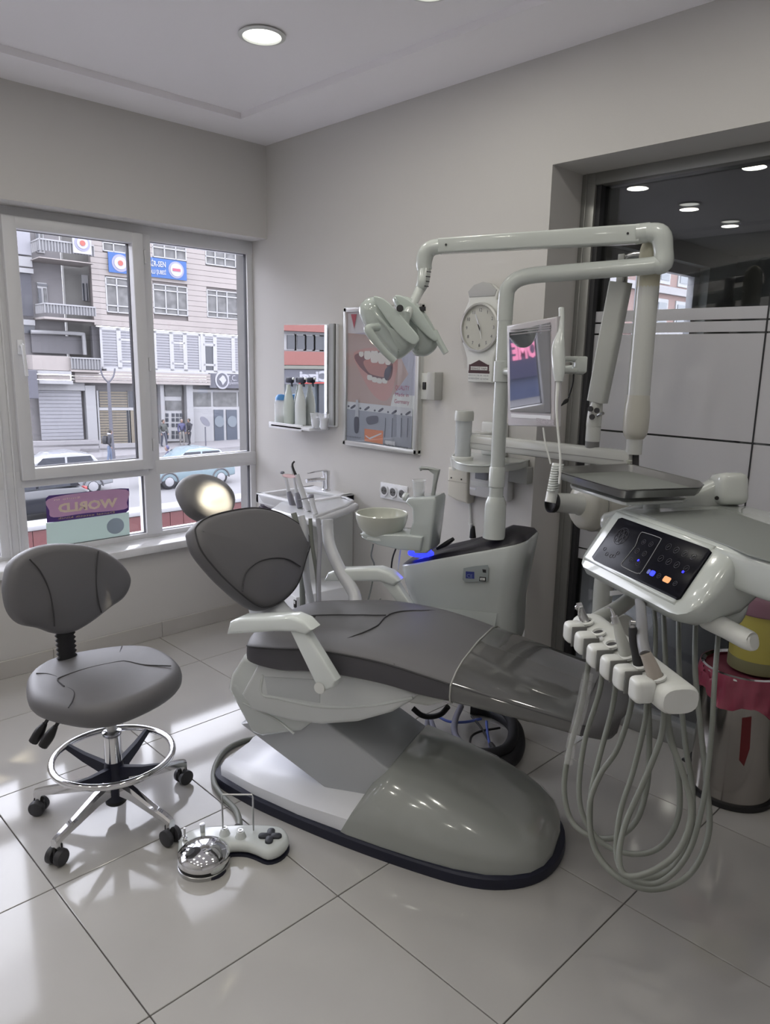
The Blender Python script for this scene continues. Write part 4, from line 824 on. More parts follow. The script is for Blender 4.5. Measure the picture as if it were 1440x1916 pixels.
# lift arm cover
def cpoly(pts, b_): return [C(x, y, b_) for x, y in pts]
arm = cpoly([(448, 1355), (560, 1335), (600, 1345), (735, 1448), (700, 1530), (652, 1510)], -.17)
obj('lift_arm_cover', prism(arm, -V, .34, .012), mat('arm_cover', (.46, .475, .50), .25, coat=.3), dc)
# white shell under the seat
sh1 = cpoly([(452, 1228), (430, 1262), (424, 1290), (468, 1372), (488, 1380), (560, 1370), (588, 1350), (560, 1290), (500, 1240)], -.20)
obj('rear_shell', prism(sh1, -V, .40, .02), WHITE, dc)
sh2 = cpoly([(480, 1245), (450, 1300), (470, 1330), (545, 1350), (600, 1357), (668, 1352), (730, 1335), (770, 1312), (782, 1300), (700, 1268), (600, 1256)], -.235)
obj('seat_shell', prism(sh2, -V, .47, .014), mat('shell_white', (.60, .62, .62), .3), dc)
obj('shell_ridge', tube(cpoly([(492, 1262), (490, 1298), (520, 1306), (600, 1322), (690, 1320), (772, 1305)], -.2335), .0055, 8, 5), WHITE, dc)
obj('shell_recess', prism(cpoly([(494, 1266), (500, 1300), (598, 1316), (600, 1272)], -.2365), -V, .004, .0015), mat('recess_white', (.5, .52, .53), .3), dc)
obj('shell_crease', tube(cpoly([(455, 1315), (505, 1340), (525, 1352), (550, 1373)], -.202), .004, 6, 4), WHITE, dc)
obj('under_bracket', prism(cpoly([(760, 1298), (800, 1300), (838, 1312), (800, 1322), (765, 1316)], -.1), -V, .2, .01), WHITE2, dc)
obj('back_bracket', tube([W(-.11, 0, .58), W(-.19, 0, .62), W(-.24, 0, .70)], [.07, .075, .06], 14, 4), mat('bracket_white', (.55, .57, .60), .3), dc)
# seat + leg cushion
def csec(a, hw, zb, zs, zt, dish=0, e=0):
    z = lambda b_: zt-dish*(1-abs(b_)/hw)
    L_ = [(-hw+.02, zb), (-hw, zb+.012), (-hw-.004, (zb+zs)/2), (-hw, zs), (-hw+.012, zs+.008), (-hw*.82, (zs+zt)/2+.006), (-hw*.6, zt), (-hw*.3, zt-dish*.7), (0, zt-dish), (hw*.3, zt-dish*.7), (hw*.6, zt), (hw*.82, (zs+zt)/2+.006), (hw-.012, zs+.008), (hw, zs), (hw+.004, (zb+zs)/2), (hw, zb+.012), (hw-.02, zb)]
    return [W(a+e*(1-(b_/hw)**2), b_+.0, z_) for b_, z_ in L_]
ST = [(-.15, .17, .575, .60, .612, .0, -.03), (-.145, .235, .565, .618, .636, .002, -.04), (-.10, .262, .560, .630, .650, .008, -.02), (0, .27, .562, .645, .667, .016), (.12, .272, .582, .665, .685, .016), (.25, .272, .592, .672, .694, .010), (.38, .268, .590, .668, .700, 0), (.5, .262, .578, .652, .690, -.004), (.62, .252, .574, .632, .668, -.004), (.75, .240, .562, .612, .642, -.003), (.88, .226, .548, .592, .618, -.002), (.985, .216, .536, .578, .604, 0), (1.03, .20, .535, .572, .590, 0, .02), (1.045, .16, .54, .562, .575, 0, .03)]
secs = [csec(s[0], s[1], s[2], s[3], s[4], s[5], s[6] if len(s) > 6 else 0) for s in ST]
def interp(k0, k1, t): return [a.lerp(b_, t) for a, b_ in zip(k0, k1)]
def smooth_secs(S, n=3):
    out = []; cols = [catmull([s[i] for s in S], n) for i in range(len(S[0]))]
    for j in range(len(cols[0])): out.append([c_[j] for c_ in cols])
    return out
SS = smooth_secs(secs, 4)
obj('seat_cushion', loft(SS), GREYV, dc, ang=70)
def offs(ring, d):
    c_ = sum(ring, Vector())/len(ring); return [c_+(p-c_)*(1+d/max((p-c_).length, .01)) for p in ring]
# side band, slightly darker, and piping
for s in (1, -1):
    i1, i2, i3 = (3, 1, 2) if s == 1 else (13, 15, 14)
    b = bmesh.new(); r1 = [r[i1]-V*.0015*s-Z*.004 for r in SS[5:-8]]; r2 = [r[i3]-V*.002*s for r in SS[5:-8]]; r3 = [r[i2]-V*.0015*s for r in SS[5:-8]]
    v1, v2, v3 = [b.verts.new(p) for p in r1], [b.verts.new(p) for p in r2], [b.verts.new(p) for p in r3]
    for k_ in range(len(v1)-1): b.faces.new((v1[k_], v1[k_+1], v2[k_+1], v2[k_])); b.faces.new((v2[k_], v2[k_+1], v3[k_+1], v3[k_]))
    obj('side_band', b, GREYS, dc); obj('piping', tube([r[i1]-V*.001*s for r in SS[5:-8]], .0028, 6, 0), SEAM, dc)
def on_top(x, y, lift=.0):
    """point where a pixel's ray meets the top of the cushion"""
    best = None
    d = ray(x, y); prev = None
    for k_ in range(400):
        p = CAM+d*(1.6+k_*.005); q_ = p-O; a, b_ = q_.dot(U), q_.dot(V)
        for s0, s1 in zip(ST, ST[1:]):
            if s0[0] <= a <= s1[0]:
                f = (a-s0[0])/(s1[0]-s0[0]); hw = s0[1]*(1-f)+s1[1]*f; zt_ = s0[4]*(1-f)+s1[4]*f; zs_ = s0[3]*(1-f)+s1[3]*f; ds = s0[5]*(1-f)+s1[5]*f
                r = abs(b_)/hw
                if r > 1: break
                zz_ = zt_-ds*(1-r/.6) if r < .6 else zt_+(zs_-zt_)*((r-.6)/.4)
                if p.z <= zz_: return Vector((p.x, p.y, zz_+lift))
    return None
def seam(pts, r=.0022, nm='seam', m=SEAM, par=dc):
    c_ = [q_ for q_ in (on_top(v.x, v.y, .0015) for v in catmull([(x, y, 0) for x, y in pts], 6)) if q_]
    if len(c_) > 2: obj(nm, tube(c_, r, 6, 0), m, par)
seam([(640, 1200), (700, 1175), (722, 1155), (750, 1145), (830, 1143)]); seam([(545, 1205), (620, 1203), (690, 1210), (725, 1232), (738, 1246)]); seam([(560, 1158), (600, 1152), (722, 1152)]); seam([(500, 1195), (545, 1160), (590, 1155)])
# glossy plastic cover over the foot end
cs = [offs(r, .004) for r in SS if .575 < (r[8]-O).dot(U) < .965]
obj('foot_cover', loft(cs, cap=False), GLOSSG, dc, ang=70, label='glossy clear-looking plastic cover'); obj('cover_edge', tube(offs(cs[0], .002)[:17], .003, 6, 0), mat('cover_edge', (.35, .35, .33), .1), dc)
# backrest: outline on its reclined plane
TB = math.radians(27); BS = (-U*math.sin(TB)+Z*math.cos(TB)); BN = V.cross(BS); BN = BN if BN.dot(U) > 0 else -BN
B0_ = W(-.125, 0, .64)
bo = [PL(x, y, B0_, BN) for x, y in ((364, 985), (362, 1000), (372, 1030), (396, 1062), (424, 1092), (466, 1128), (493, 1139), (520, 1131), (545, 1110), (560, 1085), (571, 1047), (579, 1020), (574, 1000), (560, 983), (524, 961), (480, 950), (430, 955), (385, 968))]
obj('backrest', pillow([p+BN*.02 for p in bo], BN, .075, .03, .018, smooth=4), GREYV, dc, ang=70)
obj('backrest_piping', tube([p+BN*.006+(p-sum(bo, Vector())/len(bo)).normalized()*-.0032 for p in bo], .0028, 6, 4, closed=True), SEAM, dc)
def dome_h(p, outline, n, dome, rnd, lift):
    """height of the domed front of a pillow above its outline plane at p"""
    c_ = sum(outline, Vector())/len(outline); v = p-c_; v = v-n*v.dot(n); r = v.length
    if r < 1e-4: return dome+lift
    d_ = v/r; best = .01
    for q_ in outline:
        w_ = q_-c_; w_ = w_-n*w_.dot(n)
        if w_.length > 1e-6 and w_.normalized().dot(d_) > .97: best = max(best, w_.length)
    s_ = min(1, r/(best-rnd)); return dome*(1-s_*s_)+lift
bo_d = catmull(bo, 6, True)
def back_pt(x, y, lift=.0205):
    p = PL(x, y, B0_+BN*.03, BN)
    for _ in range(2): h_ = dome_h(p, bo_d, BN, .018, .03, lift); p = PL(x, y, B0_+BN*h_, BN)
    return p
obj('lumbar_seam', tube([back_pt(v.x, v.y) for v in catmull([(x, y, 0) for x, y in ((454, 1106), (456, 1085), (464, 1066), (486, 1050), (515, 1044), (540, 1047), (562, 1060))], 6)], .0026, 6, 0), SEAM, dc)
hb = W(-.47, 0, 1.06)
obj('headrest_stem', tube([W(-.37, 0, .92), W(-.43, 0, .99), hb-BN*.04], [.022, .022, .03], 10, 3), STEEL, dc)
# headrest pad
TH = math.radians(40); HS = (-U*math.sin(TH)+Z*math.cos(TH)); HN = V.cross(HS); HN = HN if HN.dot(U) > 0 else -HN
ho = [PL(x, y, hb, HN) for x, y in ((338, 905), (346, 930), (362, 952), (385, 966), (410, 968), (432, 960), (442, 942), (438, 922), (422, 903), (398, 889), (370, 884), (348, 890))]
obj('headrest', pillow([p+HN*.018 for p in ho], HN, .08, .038, .018, smooth=4), GREYV, dc, ang=70)
# armrests
for s, b_, pts, st_ in ((1, -.355, [(422, 1188), (428, 1164), (445, 1157), (545, 1154), (566, 1163), (582, 1180), (570, 1189), (552, 1184), (520, 1183)], [(535, 1180), (568, 1186), (624, 1278), (620, 1290), (600, 1298), (588, 1290)]),
                        (-1, .30, [(604, 1088), (612, 1072), (630, 1066), (705, 1064), (728, 1072), (745, 1088), (735, 1098), (712, 1090), (690, 1089)], [(705, 1085), (738, 1092), (775, 1150), (755, 1150)])):
    o_ = obj('armrest', prism(cpoly(pts, b_), -V, .065, .012), mat('armrest_white', (.70, .74, .73), .15, coat=.5), dc)
    obj('armrest_strut', prism([p+V*.012 for p in cpoly(st_, b_)], -V, .042, .01), mat('armrest_white', (.5, .5, .5)), o_)
    if s == 1: obj('pivot_cap', lathe([(.001, 0), (.018, 0), (.018, .004), (.001, .005)], C(598, 1287, b_+.01), -V, 24), WHITE2, o_)
# ================================================================ FOOT CONTROL + its hose
g = P(430, 1600, 2, 0); fc = thing('foot_control', 'white foot control with a chrome dome and a dark cross-shaped pad', 'foot control', g)
fo = [P(x, y, 2, .012) for x, y in ((333, 1590), (338, 1622), (360, 1640), (400, 1640), (422, 1625), (426, 1600), (455, 1597), (475, 1602), (500, 1612), (525, 1605), (540, 1588), (538, 1572), (525, 1560), (490, 1556), (440, 1556), (380, 1560), (345, 1572))]
b = pillow(fo, Z, .001, .0005, 0, smooth=3); b.free()
N_ = catmull(fo, 3, True); 
def up(pts, z, ins): return [Vector((p.x, p.y, z)) for p in inset_ring(pts, Z, ins)]
base = [Vector((p.x, p.y, 0)) for p in N_]
obj('sole', loft([up(base, 0, -.001), up(base, .008, -.001)]), NAVY, fc)
bm_ = pillow([Vector((p.x, p.y, .045)) for p in N_], Z, .037, .018, 0, smooth=0, seg=4, fan=False); obj('housing', bm_, WHITE, fc, ang=60)
dcn = P(381, 1597, 2, .04); obj('dome_ring', lathe([(.068, 0), (.078, .0), (.080, .02), (.076, .034), (.068, .034)], (dcn.x, dcn.y, .008), n=40), BLACK, fc)
obj('chrome_dome', lathe([(.0805, .018), (.0815, .03), (.079, .038), (.066, .05), (.045, .06), (.02, .065), (.001, .066)], (dcn.x, dcn.y, .008), n=48, cap=False), CHROME, fc, label='shiny chrome dome')
obj('dome_base', lathe([(.079, -.008), (.081, -.008), (.081, .004), (.078, .006)], (dcn.x, dcn.y, .008), n=40), STEEL, fc)
pc = P(505, 1563, 2, .05); RX = Vector((.72, -.69, 0)).normalized(); RY = Vector((.69, .72, 0)).normalized()
for d_ in (RX, -RX, RY, -RY): obj('pad_lobe', pillow(rrect(Vector((pc.x, pc.y, .053))+d_*.02, d_, d_.cross(Z), .018, .0125, .0115), Z, .012, .004, .002, smooth=0), mat('slate_pad', (.035, .038, .048), .5), fc)
for x, y in ((420, 1557), (450, 1562)):
    p = P(x, y, 2, .052); obj('stud_cone', lathe([(.020, -.012), (.016, .0), (.011, .012), (.009, .012)], p, n=20), WHITE, fc); obj('stud', lathe([(.008, .008), (.008, .018), (.005, .018), (.005, .01), (.001, .01)], p, n=16), CHROME, fc)
p = P(379, 1556, 2, .045); obj('knob', lathe([(.008, 0), (.008, .02), (.0085, .022), (.0085, .028), (.001, .029)], p, n=16), STEEL, fc)
p = P(346, 1572, 2, .045); obj('toggle_base', lathe([(.009, -.004), (.009, .008), (.006, .010), (.006, .016)], p, n=6), STEEL, fc); obj('toggle', tube([p+Z*.014, p+Z*.044], [.003, .004], 8, 0), STEEL, fc)
h0, h1 = P(417, 1556, 2, .04), P(474, 1556, 2, .04); ht = .135
obj('wire_handle', tube([h0, h0+Z*(ht-.01), h0+Z*ht+(h1-h0)*.02, h1+Z*ht-(h1-h0)*.02, h1+Z*(ht-.01), h1], .0028, 8, 0), STEEL, fc)
hs_ = thing('corrugated_hose', 'grey floor hose curling from the chair base to the foot control', 'hose', P(402, 1450, 2, 0))
obj('hose', tube([P(x, y, 2, .012) for x, y in ((484, 1380), (450, 1388), (420, 1405), (402, 1435), (401, 1465), (418, 1492), (440, 1515), (448, 1540), (444, 1562))], .0105, 12, 6), HOSE, hs_)
obj('hose_cuff', tube([P(444, 1548, 2, .014), P(443, 1563, 2, .016)], .014, 12, 0), SEAM, hs_)
# ================================================================ STOOL
SG = P(200, 1498, 2, 0); sx_, sy_ = .955, 2.275; SCt = Vector((sx_, sy_, 0))
so = thing('dentist_stool', 'grey dentist stool with a chrome foot ring and five castors', 'stool', SCt)
cast = [P(x, y, 2, 0) for x, y in ((45, 1520), (115, 1610), (305, 1570), (341, 1465), (228, 1450))]
cast = [SCt+(c_-SCt).normalized()*.27 for c_ in cast]
for i, c_ in enumerate(cast):
    d_ = (c_-SCt).normalized(); s_ = d_.cross(Z)
    lg = obj('leg', loft([[SCt+d_*r+s_*w_*a+Z*(z+h_*b_) for a, b_ in ((-1, -1), (1, -1), (1.0, .5), (.5, 1), (-.5, 1), (-1, .5))] for r, w_, z, h_ in ((.03, .02, .125, .026), (.1, .017, .118, .019), (.19, .014, .098, .014), (.25, .013, .088, .012), (.27, .012, .082, .012), (.282, .011, .076, .014))]), CHROME, so)
    obj('castor_stem', tube([SCt+d_*.27+Z*.08, SCt+d_*.27+Z*.045], .012, 10, 0), CHROME, lg)
    ca = obj('castor', obox(SCt+d_*.268+Z*.040, s_, d_, Z, .008, .018, .024, .006), BLACK, so)
    for s in (-1, 1): obj('castor_wheel', lathe([(.003, -.010), (.024, -.010), (.0275, -.005), (.0275, .007), (.022, .010), (.003, .010)], SCt+d_*.272+s_*s*.017+Z*.0275, s_, 24), mat('castor_grey', (.045, .045, .052), .45), ca)
obj('hub', lathe([(.04, .07), (.046, .09), (.046, .15), (.036, .165), (.03, .2), (.03, .21)], SCt, n=28), NAVY, so)
obj('hub_bottom', lathe([(.03, .05), (.035, .055), (.035, .075)], SCt, n=20), BLACK, so)
obj('column_sleeve', lathe([(.0285, .19), (.0285, .305), (.031, .306), (.031, .318), (.02, .322)], SCt, n=28), CHROME, so); obj('gas_column', tube([SCt+Z*.3, SCt+Z*.49], .0165, 20, 0), STEEL, so)
zr = .228; RC = Vector((.908, 2.245, zr)); RC = SCt+Z*zr
obj('foot_ring', tube([RC+Vector((.195*math.cos(k_*math.pi/24), .195*math.sin(k_*math.pi/24), 0)) for k_ in range(48)], .0115, 12, 0, closed=True), CHROME, so, label='chrome foot ring')
for a_ in (20, 110, 200, 290):
    d_ = Vector((math.cos(math.radians(a_+8)), math.sin(math.radians(a_+8)), 0)); s_ = d_.cross(Z)
    obj('ring_spoke', loft([[SCt+d_*r+s_*w_*a+Z*(z+h_*b_) for a, b_ in ((-1, -1), (1, -1), (.6, 1), (-.6, 1))] for r, w_, z, h_ in ((.03, .016, .175, .02), (.12, .013, .200, .013), (.19, .009, .226, .009))]), NAVY, so)
# seat: rounded triangular pad
zs_ = .53; sp_ = [P(x, y, 2, zs_) for x, y in ((48, 1283), (60, 1308), (110, 1325), (170, 1332), (230, 1322), (300, 1292), (337, 1262), (334, 1238), (300, 1215), (260, 1208), (215, 1210), (150, 1220), (90, 1235), (55, 1258))]
obj('seat', pillow([p+Z*.012 for p in sp_], Z, .080, .036, .006, smooth=4), GREYV, so, ang=70)
zt2 = zs_+.004
def ss_(pts, z=zs_+.0175): obj('seat_seam', tube([P(x, y, 2, z) for x, y in pts], .0022, 6, 5), SEAM, so)
ss_([(120, 1284), (108, 1273), (116, 1266), (165, 1250), (222, 1238), (240, 1238), (270, 1244), (320, 1246)], zs_+.0165)
ss_([(121, 1284), (138, 1294), (136, 1310), (128, 1324)], zs_+.013); ss_([(222, 1237), (224, 1222), (228, 1209)], zs_+.013); ss_([(110, 1268), (90, 1261), (68, 1260)], zs_+.013)
so_in = [P(x, y, 2, zs_+.006) for x, y in ((122, 1284), (112, 1273), (120, 1267), (168, 1251), (222, 1240), (242, 1240), (268, 1246), (300, 1252), (280, 1290), (220, 1312), (150, 1312), (140, 1294))]
obj('seat_plate', lathe([(.02, -.085), (.12, -.08), (.125, -.072), (.02, -.07)], SCt+Z*(zs_-.0), n=30), mat('plate_grey', (.35, .36, .38), .4), so)
for a, c_ in (((92, 1342), (62, 1388)), ((112, 1347), (80, 1396))):
    p0 = P(a[0], a[1], 2, .455); p1 = PL(c_[0], c_[1], p0, FW); obj('lever', tube([p0+(SCt+Z*.455-p0)*.35, p0, p0.lerp(p1, .3)], .006, 8, 0), BLACK, so)
    obj('lever_paddle', tube([p0.lerp(p1, .25), p0.lerp(p1, .6), p1], [.008, .016, .015], 10, 4), BLACK, so)
# back: kidney-shaped pad facing the seat
fwd = Vector((.30, -.95, .0)).normalized(); bkc = Vector((.875, 2.47, .80)); 
bn_ = Vector((.22, -.97, .12)).normalized()
bo2 = [PL(x, y, bkc, bn_) for x, y in ((14, 1080), (22, 1055), (45, 1035), (80, 1021), (125, 1017), (175, 1023), (215, 1043), (240, 1070), (244, 1092), (232, 1118), (205, 1138), (170, 1165), (135, 1184), (105, 1186), (75, 1176), (40, 1168), (20, 1145), (12, 1110))]
obj('backrest', pillow([p+bn_*.018 for p in bo2], bn_, .065, .026, .012, smooth=4), GREYV, so, ang=70)
for pts in (((55, 1046), (76, 1070), (92, 1105), (100, 1145), (102, 1172)), ((184, 1031), (181, 1060), (180, 1095), (185, 1130), (190, 1146))):
    obj('back_seam', tube([PL(x, y, bkc+bn_*.0275, bn_) for x, y in pts], .0025, 6, 5), SEAM, so)
pb_ = PL(128, 1186, bkc, bn_); pbt = pb_-bn_*.02+Z*.03; pbb = PL(128, 1262, pbt, bn_)
bm_ = tube([pbb+(pbt-pbb)*k_/22 for k_ in range(23)], [(.030 if k_ % 2 else .038) for k_ in range(23)], 14, 0, flat=(bn_, .55)); obj('bellows', bm_, mat('bellows_black', (.012, .012, .015), .6), so, ang=80)
obj('back_bar', tube([pbb+Z*.02, pbb-Z*.08, SCt+Z*.452+(pbb-SCt).normalized()*.05], .014, 8, 4, flat=((0, 0, 1), .5)), BLACK, so)
# ================================================================ WATER UNIT with spittoon and lamp pole
wu = thing('water_unit', 'white waisted water unit with a black top, spittoon bowl and lamp pole', 'dental unit', W(.36, .6, 0))
def usec(z, a0, a1, b0, b1, r, slant=0):
    c_ = [( (a0+a1)/2, (b0+b1)/2)]; out = []
    for sx, sy, s0 in ((1, 1, 0), (-1, 1, 90), (-1, -1, 180), (1, -1, 270)):
        for k_ in range(7):
            th = math.radians(s0+15*k_); a = (a0+a1)/2+sx*((a1-a0)/2-r)+r*math.cos(th); b_ = (b0+b1)/2+sy*((b1-b0)/2-r)+r*math.sin(th)
            out.append(W(a, b_, z+slant*(a-a0)/(a1-a0)))
    return out
F0b, F1b = .45, .74
A_ = lambda x, y: (C(x, y, F0b)-O).dot(U); Zz = lambda x, y: C(x, y, F0b).z
tl, tr = C(742, 1060, F0b), C(981, 1018, F0b); sl = tr.z-tl.z
aL, aR = A_(742, 1060), A_(981, 1018)
S = [usec(.37, .20, .52, F0b+.05, F1b-.02, .07), usec(.385, .165, .555, F0b+.035, F1b, .075), usec(.5, .150, A_(956, 1190), F0b+.025, F1b, .075), usec(.60, aL+.035, A_(960, 1130)-.005, F0b+.015, F1b, .07, sl*.3), usec(.68, aL+.012, A_(973, 1070)-.005, F0b+.005, F1b, .07, sl*.7), usec(tl.z-.008, aL, aR, F0b, F1b, .07, sl), usec(tl.z, aL+.004, aR-.004, F0b+.004, F1b-.004, .068, sl)]
obj('cabinet', loft(S), mat('unit_white', (.50, .53, .52), .2, coat=.4), wu, ang=60)
obj('chair_bracket', tube([W(.36, .14, .47), W(.36, .5, .47)], .05, 14, 0), WHITE, wu)
obj('front_panel', prism([W(a, F0b+.012, z) for a, z in ((.20, .42), (.50, .42), (.52, .62), (.21, .60))], -V, .003, .001), mat('unit_panel', (.50, .53, .52), .2), wu)
lt = [usec(tl.z+.001, aL+.006, aR-.006, F0b+.006, F1b-.006, .066, sl), usec(tl.z+.014, aL+.02, aR-.015, F0b+.02, F1b-.02, .06, sl*1.0), usec(tl.z+.03, aL+.08, aR-.05, F0b+.05, F1b-.05, .05, sl*.95), usec(tl.z+.036, aL+.16, aR-.09, F0b+.09, F1b-.08, .04, sl*.95)]
obj('black_top', loft(lt), mat('unit_black', (.014, .013, .018), .35), wu, label='curved black top cover')
tlp = C(800, 1040, .56); obj('lid_ridge', tube([C(x, y, .50) for x, y in ((817, 1027), (835, 1017), (848, 1008))], [.006, .010, .007], 8, 4), BLACK, wu)
obj('lid_lever', tube([C(884, 1006, .62), C(884, 990, .62), C(885, 984, .62)], [.014, .010, .006], 10, 3), BLACK, wu)
# label sticker
stk = [C(x, y, F0b-.001) for x, y in ((867, 1063), (889, 1059), (912, 1057), (914, 1062), (912, 1088), (870, 1089), (865, 1084))]
lb = obj('sticker', flat(stk, -V, 0, .001), mat('sticker_grey_green', (.28, .31, .31), .4), wu, smooth=False)
bq = lambda n, pts, m, o_: obj(n, flat([C(x, y, F0b-.0025) for x, y in pts], -V, o_, .0005), m, lb, smooth=False)
bq('blue_square', [(871, 1069), (887, 1070), (887, 1083), (871, 1082)], mat('sticker_blue', (.03, .04, .20), .4), 0); bq('black_mark', [(902, 1065), (909, 1066), (909, 1072), (903, 1071)], BLACK, 0)
bq('box_mark', [(897, 1079), (909, 1080), (909, 1088), (896, 1087)], BLACK, 0); bq('box_mark', [(898, 1081), (907, 1081.5), (907, 1086), (898, 1085.5)], WHITE2, .0006)
text('00', C(899.5, 1085, F0b-.004), U, Z, .006, BLACK, lb, 'mark_letters'); text('CE', C(873, 1080, F0b-.004), U, Z, .014, mat('sticker_pale_blue', (.2, .25, .4)), lb, 'mark_letters')
# spittoon body and bowl
bb = .50
body = [C(x, y, bb-.06) for x, y in ((757, 940), (762, 932), (812, 930), (815, 936), (811, 975), (804, 1028), (797, 1036), (775, 1037), (762, 1010), (771, 975), (770, 952))]
plat = [C(x, y, bb-.075) for x, y in ((672, 999), (682, 1010), (705, 1020), (745, 1029), (785, 1033), (790, 1005), (760, 1001), (700, 999))]
obj('bowl_platform', prism(plat, -V, .15, .008), mat('spittoon_white', (.50, .54, .53), .14, coat=.6), wu, ang=55)
obj('spittoon_body', prism(body, -V, .12, .010), mat('spittoon_white', (.50, .54, .53), .14, coat=.6), wu, ang=55)
bc_ = C(714, 962, bb); bc_.z = .955; Rb = .108
bw = [(.050, -.088), (.075, -.084), (.098, -.05), (.107, -.015), (Rb, .0), (Rb-.004, .003), (Rb-.008, 0), (.098, -.02), (.085, -.05), (.05, -.07), (.001, -.076)]
obj('bowl', lathe(bw, bc_, n=44, cap=False), mat('bowl_glaze', (.52, .53, .47), .12, coat=.5), wu, label='cream ceramic spittoon bowl')
obj('bowl_foot', lathe([(.055, -.10), (.082, -.098), (.08, -.088), (.05, -.086)], bc_, n=36), WHITE, wu)
obj('cup_filler', prism([C(x, y, bb-.015) for x, y in ((782, 876), (785, 873), (803, 875), (821, 879), (815, 905), (811, 929), (805, 929), (808, 905), (810, 888), (800, 880), (788, 880), (785, 882))], -V, .022, .006), mat('filler_grey', (.36, .38, .37), .25), wu)
LED = mat('blue_led', (.01, .01, .4), .4, emit=(.02, .03, 1), estr=2.5); obj('led_ring', lathe([(.045, -.004), (.052, -.002), (.052, .006), (.045, .008)], C(787, 1036, bb), n=28, sx=1), LED, wu, label='glowing blue light strip')
l_ = bpy.data.lights.new('led_glow', 'POINT'); l_.energy = .10; l_.color = (.03, .05, 1); l_.shadow_soft_size = .02; lo_ = bpy.data.objects.new('led_glow', l_); COL.objects.link(lo_); lo_.location = C(787, 1046, bb-.0); LOCS[lo_] = Vector()
p = C(783, 929, bb); cu_ = thing('paper_cup', 'translucent plastic cup under the cup filler', 'cup', p); obj('cup_body', lathe([(.020, 0), (.0215, .004), (.026, .06), (.0275, .063), (.0265, .065)], p+Z*.002, n=24, cap=False), mat('cup_clear', (.70, .72, .73), .2, alpha=.55), cu_); obj('contents', lathe([(.001, .002), (.019, .003), (.0215, .02), (.001, .022)], p+Z*.002, n=18), WHITE3, cu_)
obj('knob', lathe([(.016, 0), (.018, .01), (.012, .02), (.001, .022)], C(762, 931, bb+.02), (-U+Z*.4).normalized(), 18), WHITE, wu)
# bowl supply fittings and cables
obj('fitting', tube([C(741, 1075, .46), C(738, 1085, .46), C(742, 1100, .46)], [.014, .018, .010], 10, 3), CHROME, wu); obj('red_fitting', lathe([(.008, 0), (.008, .02), (.004, .022)], C(738, 1093, .455), -U, 12), mat('red_brown', (.20, .05, .03), .4), wu)
for pts, m in (((( 698, 1018), (694, 1040), (700, 1060), (694, 1100), (685, 1135)), HOSE), (((742, 1022), (734, 1045), (732, 1070), (738, 1080)), BLACK), (((750, 1022), (747, 1040), (744, 1066)), WHITE2), (((712, 1120), (705, 1132), (700, 1142)), HOSE)):
    obj('cable', tube([C(x, y, .52) for x, y in pts], .0035, 8, 4), m, wu)
# pole
pb0 = .5; pz = lambda x, y, b_=pb0: C(x, y, b_)
obj('pole_socket', lathe([(.044, -.01), (.042, .0), (.040, .12), (.036, .135), (.030, .15)], pz(924, 1001), n=30), mat('pole_white', (.52, .55, .53), .25, coat=.4), wu)
PW = MATS['pole_white']; bt = pz(924, 1001)
top = pz(940, 560); xy = Vector((bt.x, bt.y, 0))
vp = lambda z: Vector((bt.x, bt.y, z))
zb1 = pz(936, 715).z; zc1 = pz(937, 675).z
obj('pole', tube([vp(bt.z+.10), vp(bt.z+.2), vp(zb1), vp(pz(941, 590).z)], .0265, 20, 0), PW, wu); obj('pole_sleeve', lathe([(.0265, 0), (.030, .004), (.030, .075), (.0265, .08)], vp(pz(930, 912).z), n=26), PW, wu)
obj('clamp', lathe([(.0265, 0), (.032, .002), (.032, zc1-zb1-.002), (.0265, zc1-zb1)], vp(zb1), n=26), PW, wu)
zt_ = pz(990, 520).z
lowarm = [vp(pz(941, 600).z), vp(pz(943, 565).z)] + [W(a, pb0, z) for a, z in [((pz(x, y)-O).dot(U), pz(x, y).z) for x, y in ((952, 537), (982, 518), (1060, 510), (1200, 499), (1228, 495))]]
obj('lower_arm', tube(lowarm, .0285, 18, 6), PW, wu)
# ================================================================ OPERATING LIGHT
ol = thing('operating_light', 'white two-lobed dental operating light on a long spring arm', 'dental light', pz(1232, 470))
pe = pz(1232, 495); pe2 = pz(1232, 440)
obj('elbow', tube([pe-U*.01, pe+U*.012+Z*.004, pe.lerp(pe2, .5)+U*.014, pe2+U*.004, pe2-U*.04+Z*.012], [.029, .033, .031, .034, .029], 16, 5), PW, ol)
b1 = .42
q0, q1 = pz(1195, 438), C(822, 461, b1)
dv = (q1-q0).normalized(); up_ = V.cross(dv); up_ = up_ if up_.z > 0 else -up_; sd = dv.cross(up_)
def orr(c_, hx, hy, r): return rrect(c_, sd, up_, hx, hy, r, 4)
obj('spring_arm', loft([orr(q0, .026, .030, .008), orr(q0.lerp(q1, .1), .026, .030, .008), orr(q0.lerp(q1, .95), .025, .026, .008), orr(q1, .025, .026, .008)]), PW, ol)
obj('arm_joint', tube([q0-dv*.035+up_*.004, q0+dv*.01], [.031, .033], 18, 0, flat=((0, 0, 1), 1)), PW, ol)
for qq in (q0+dv*.035, q1-dv*.03): obj('screw', lathe([(.001, .0), (.004, 0), (.004, .002), (.001, .002)], qq-sd*(.0265 if sd.dot(V) > 0 else -.0265), -V, 10), BLACK, ol)
e0 = q1; obj('front_elbow', tube([e0-dv*.005, C(808, 464, b1), C(797, 474, b1), C(793, 492, b1), C(794, 505, b1)], [.027, .028, .030, .029, .027], 16, 5), PW, ol)
b2 = .24
obj('neck', tube([C(794, 500, b1), C(791, 528, b1-.02), C(782, 548, b1-.03), C(760, 592, b2), C(750, 625, b2)], [.024, .022, .018, .0165, .0165], 14, 4), PW, ol)
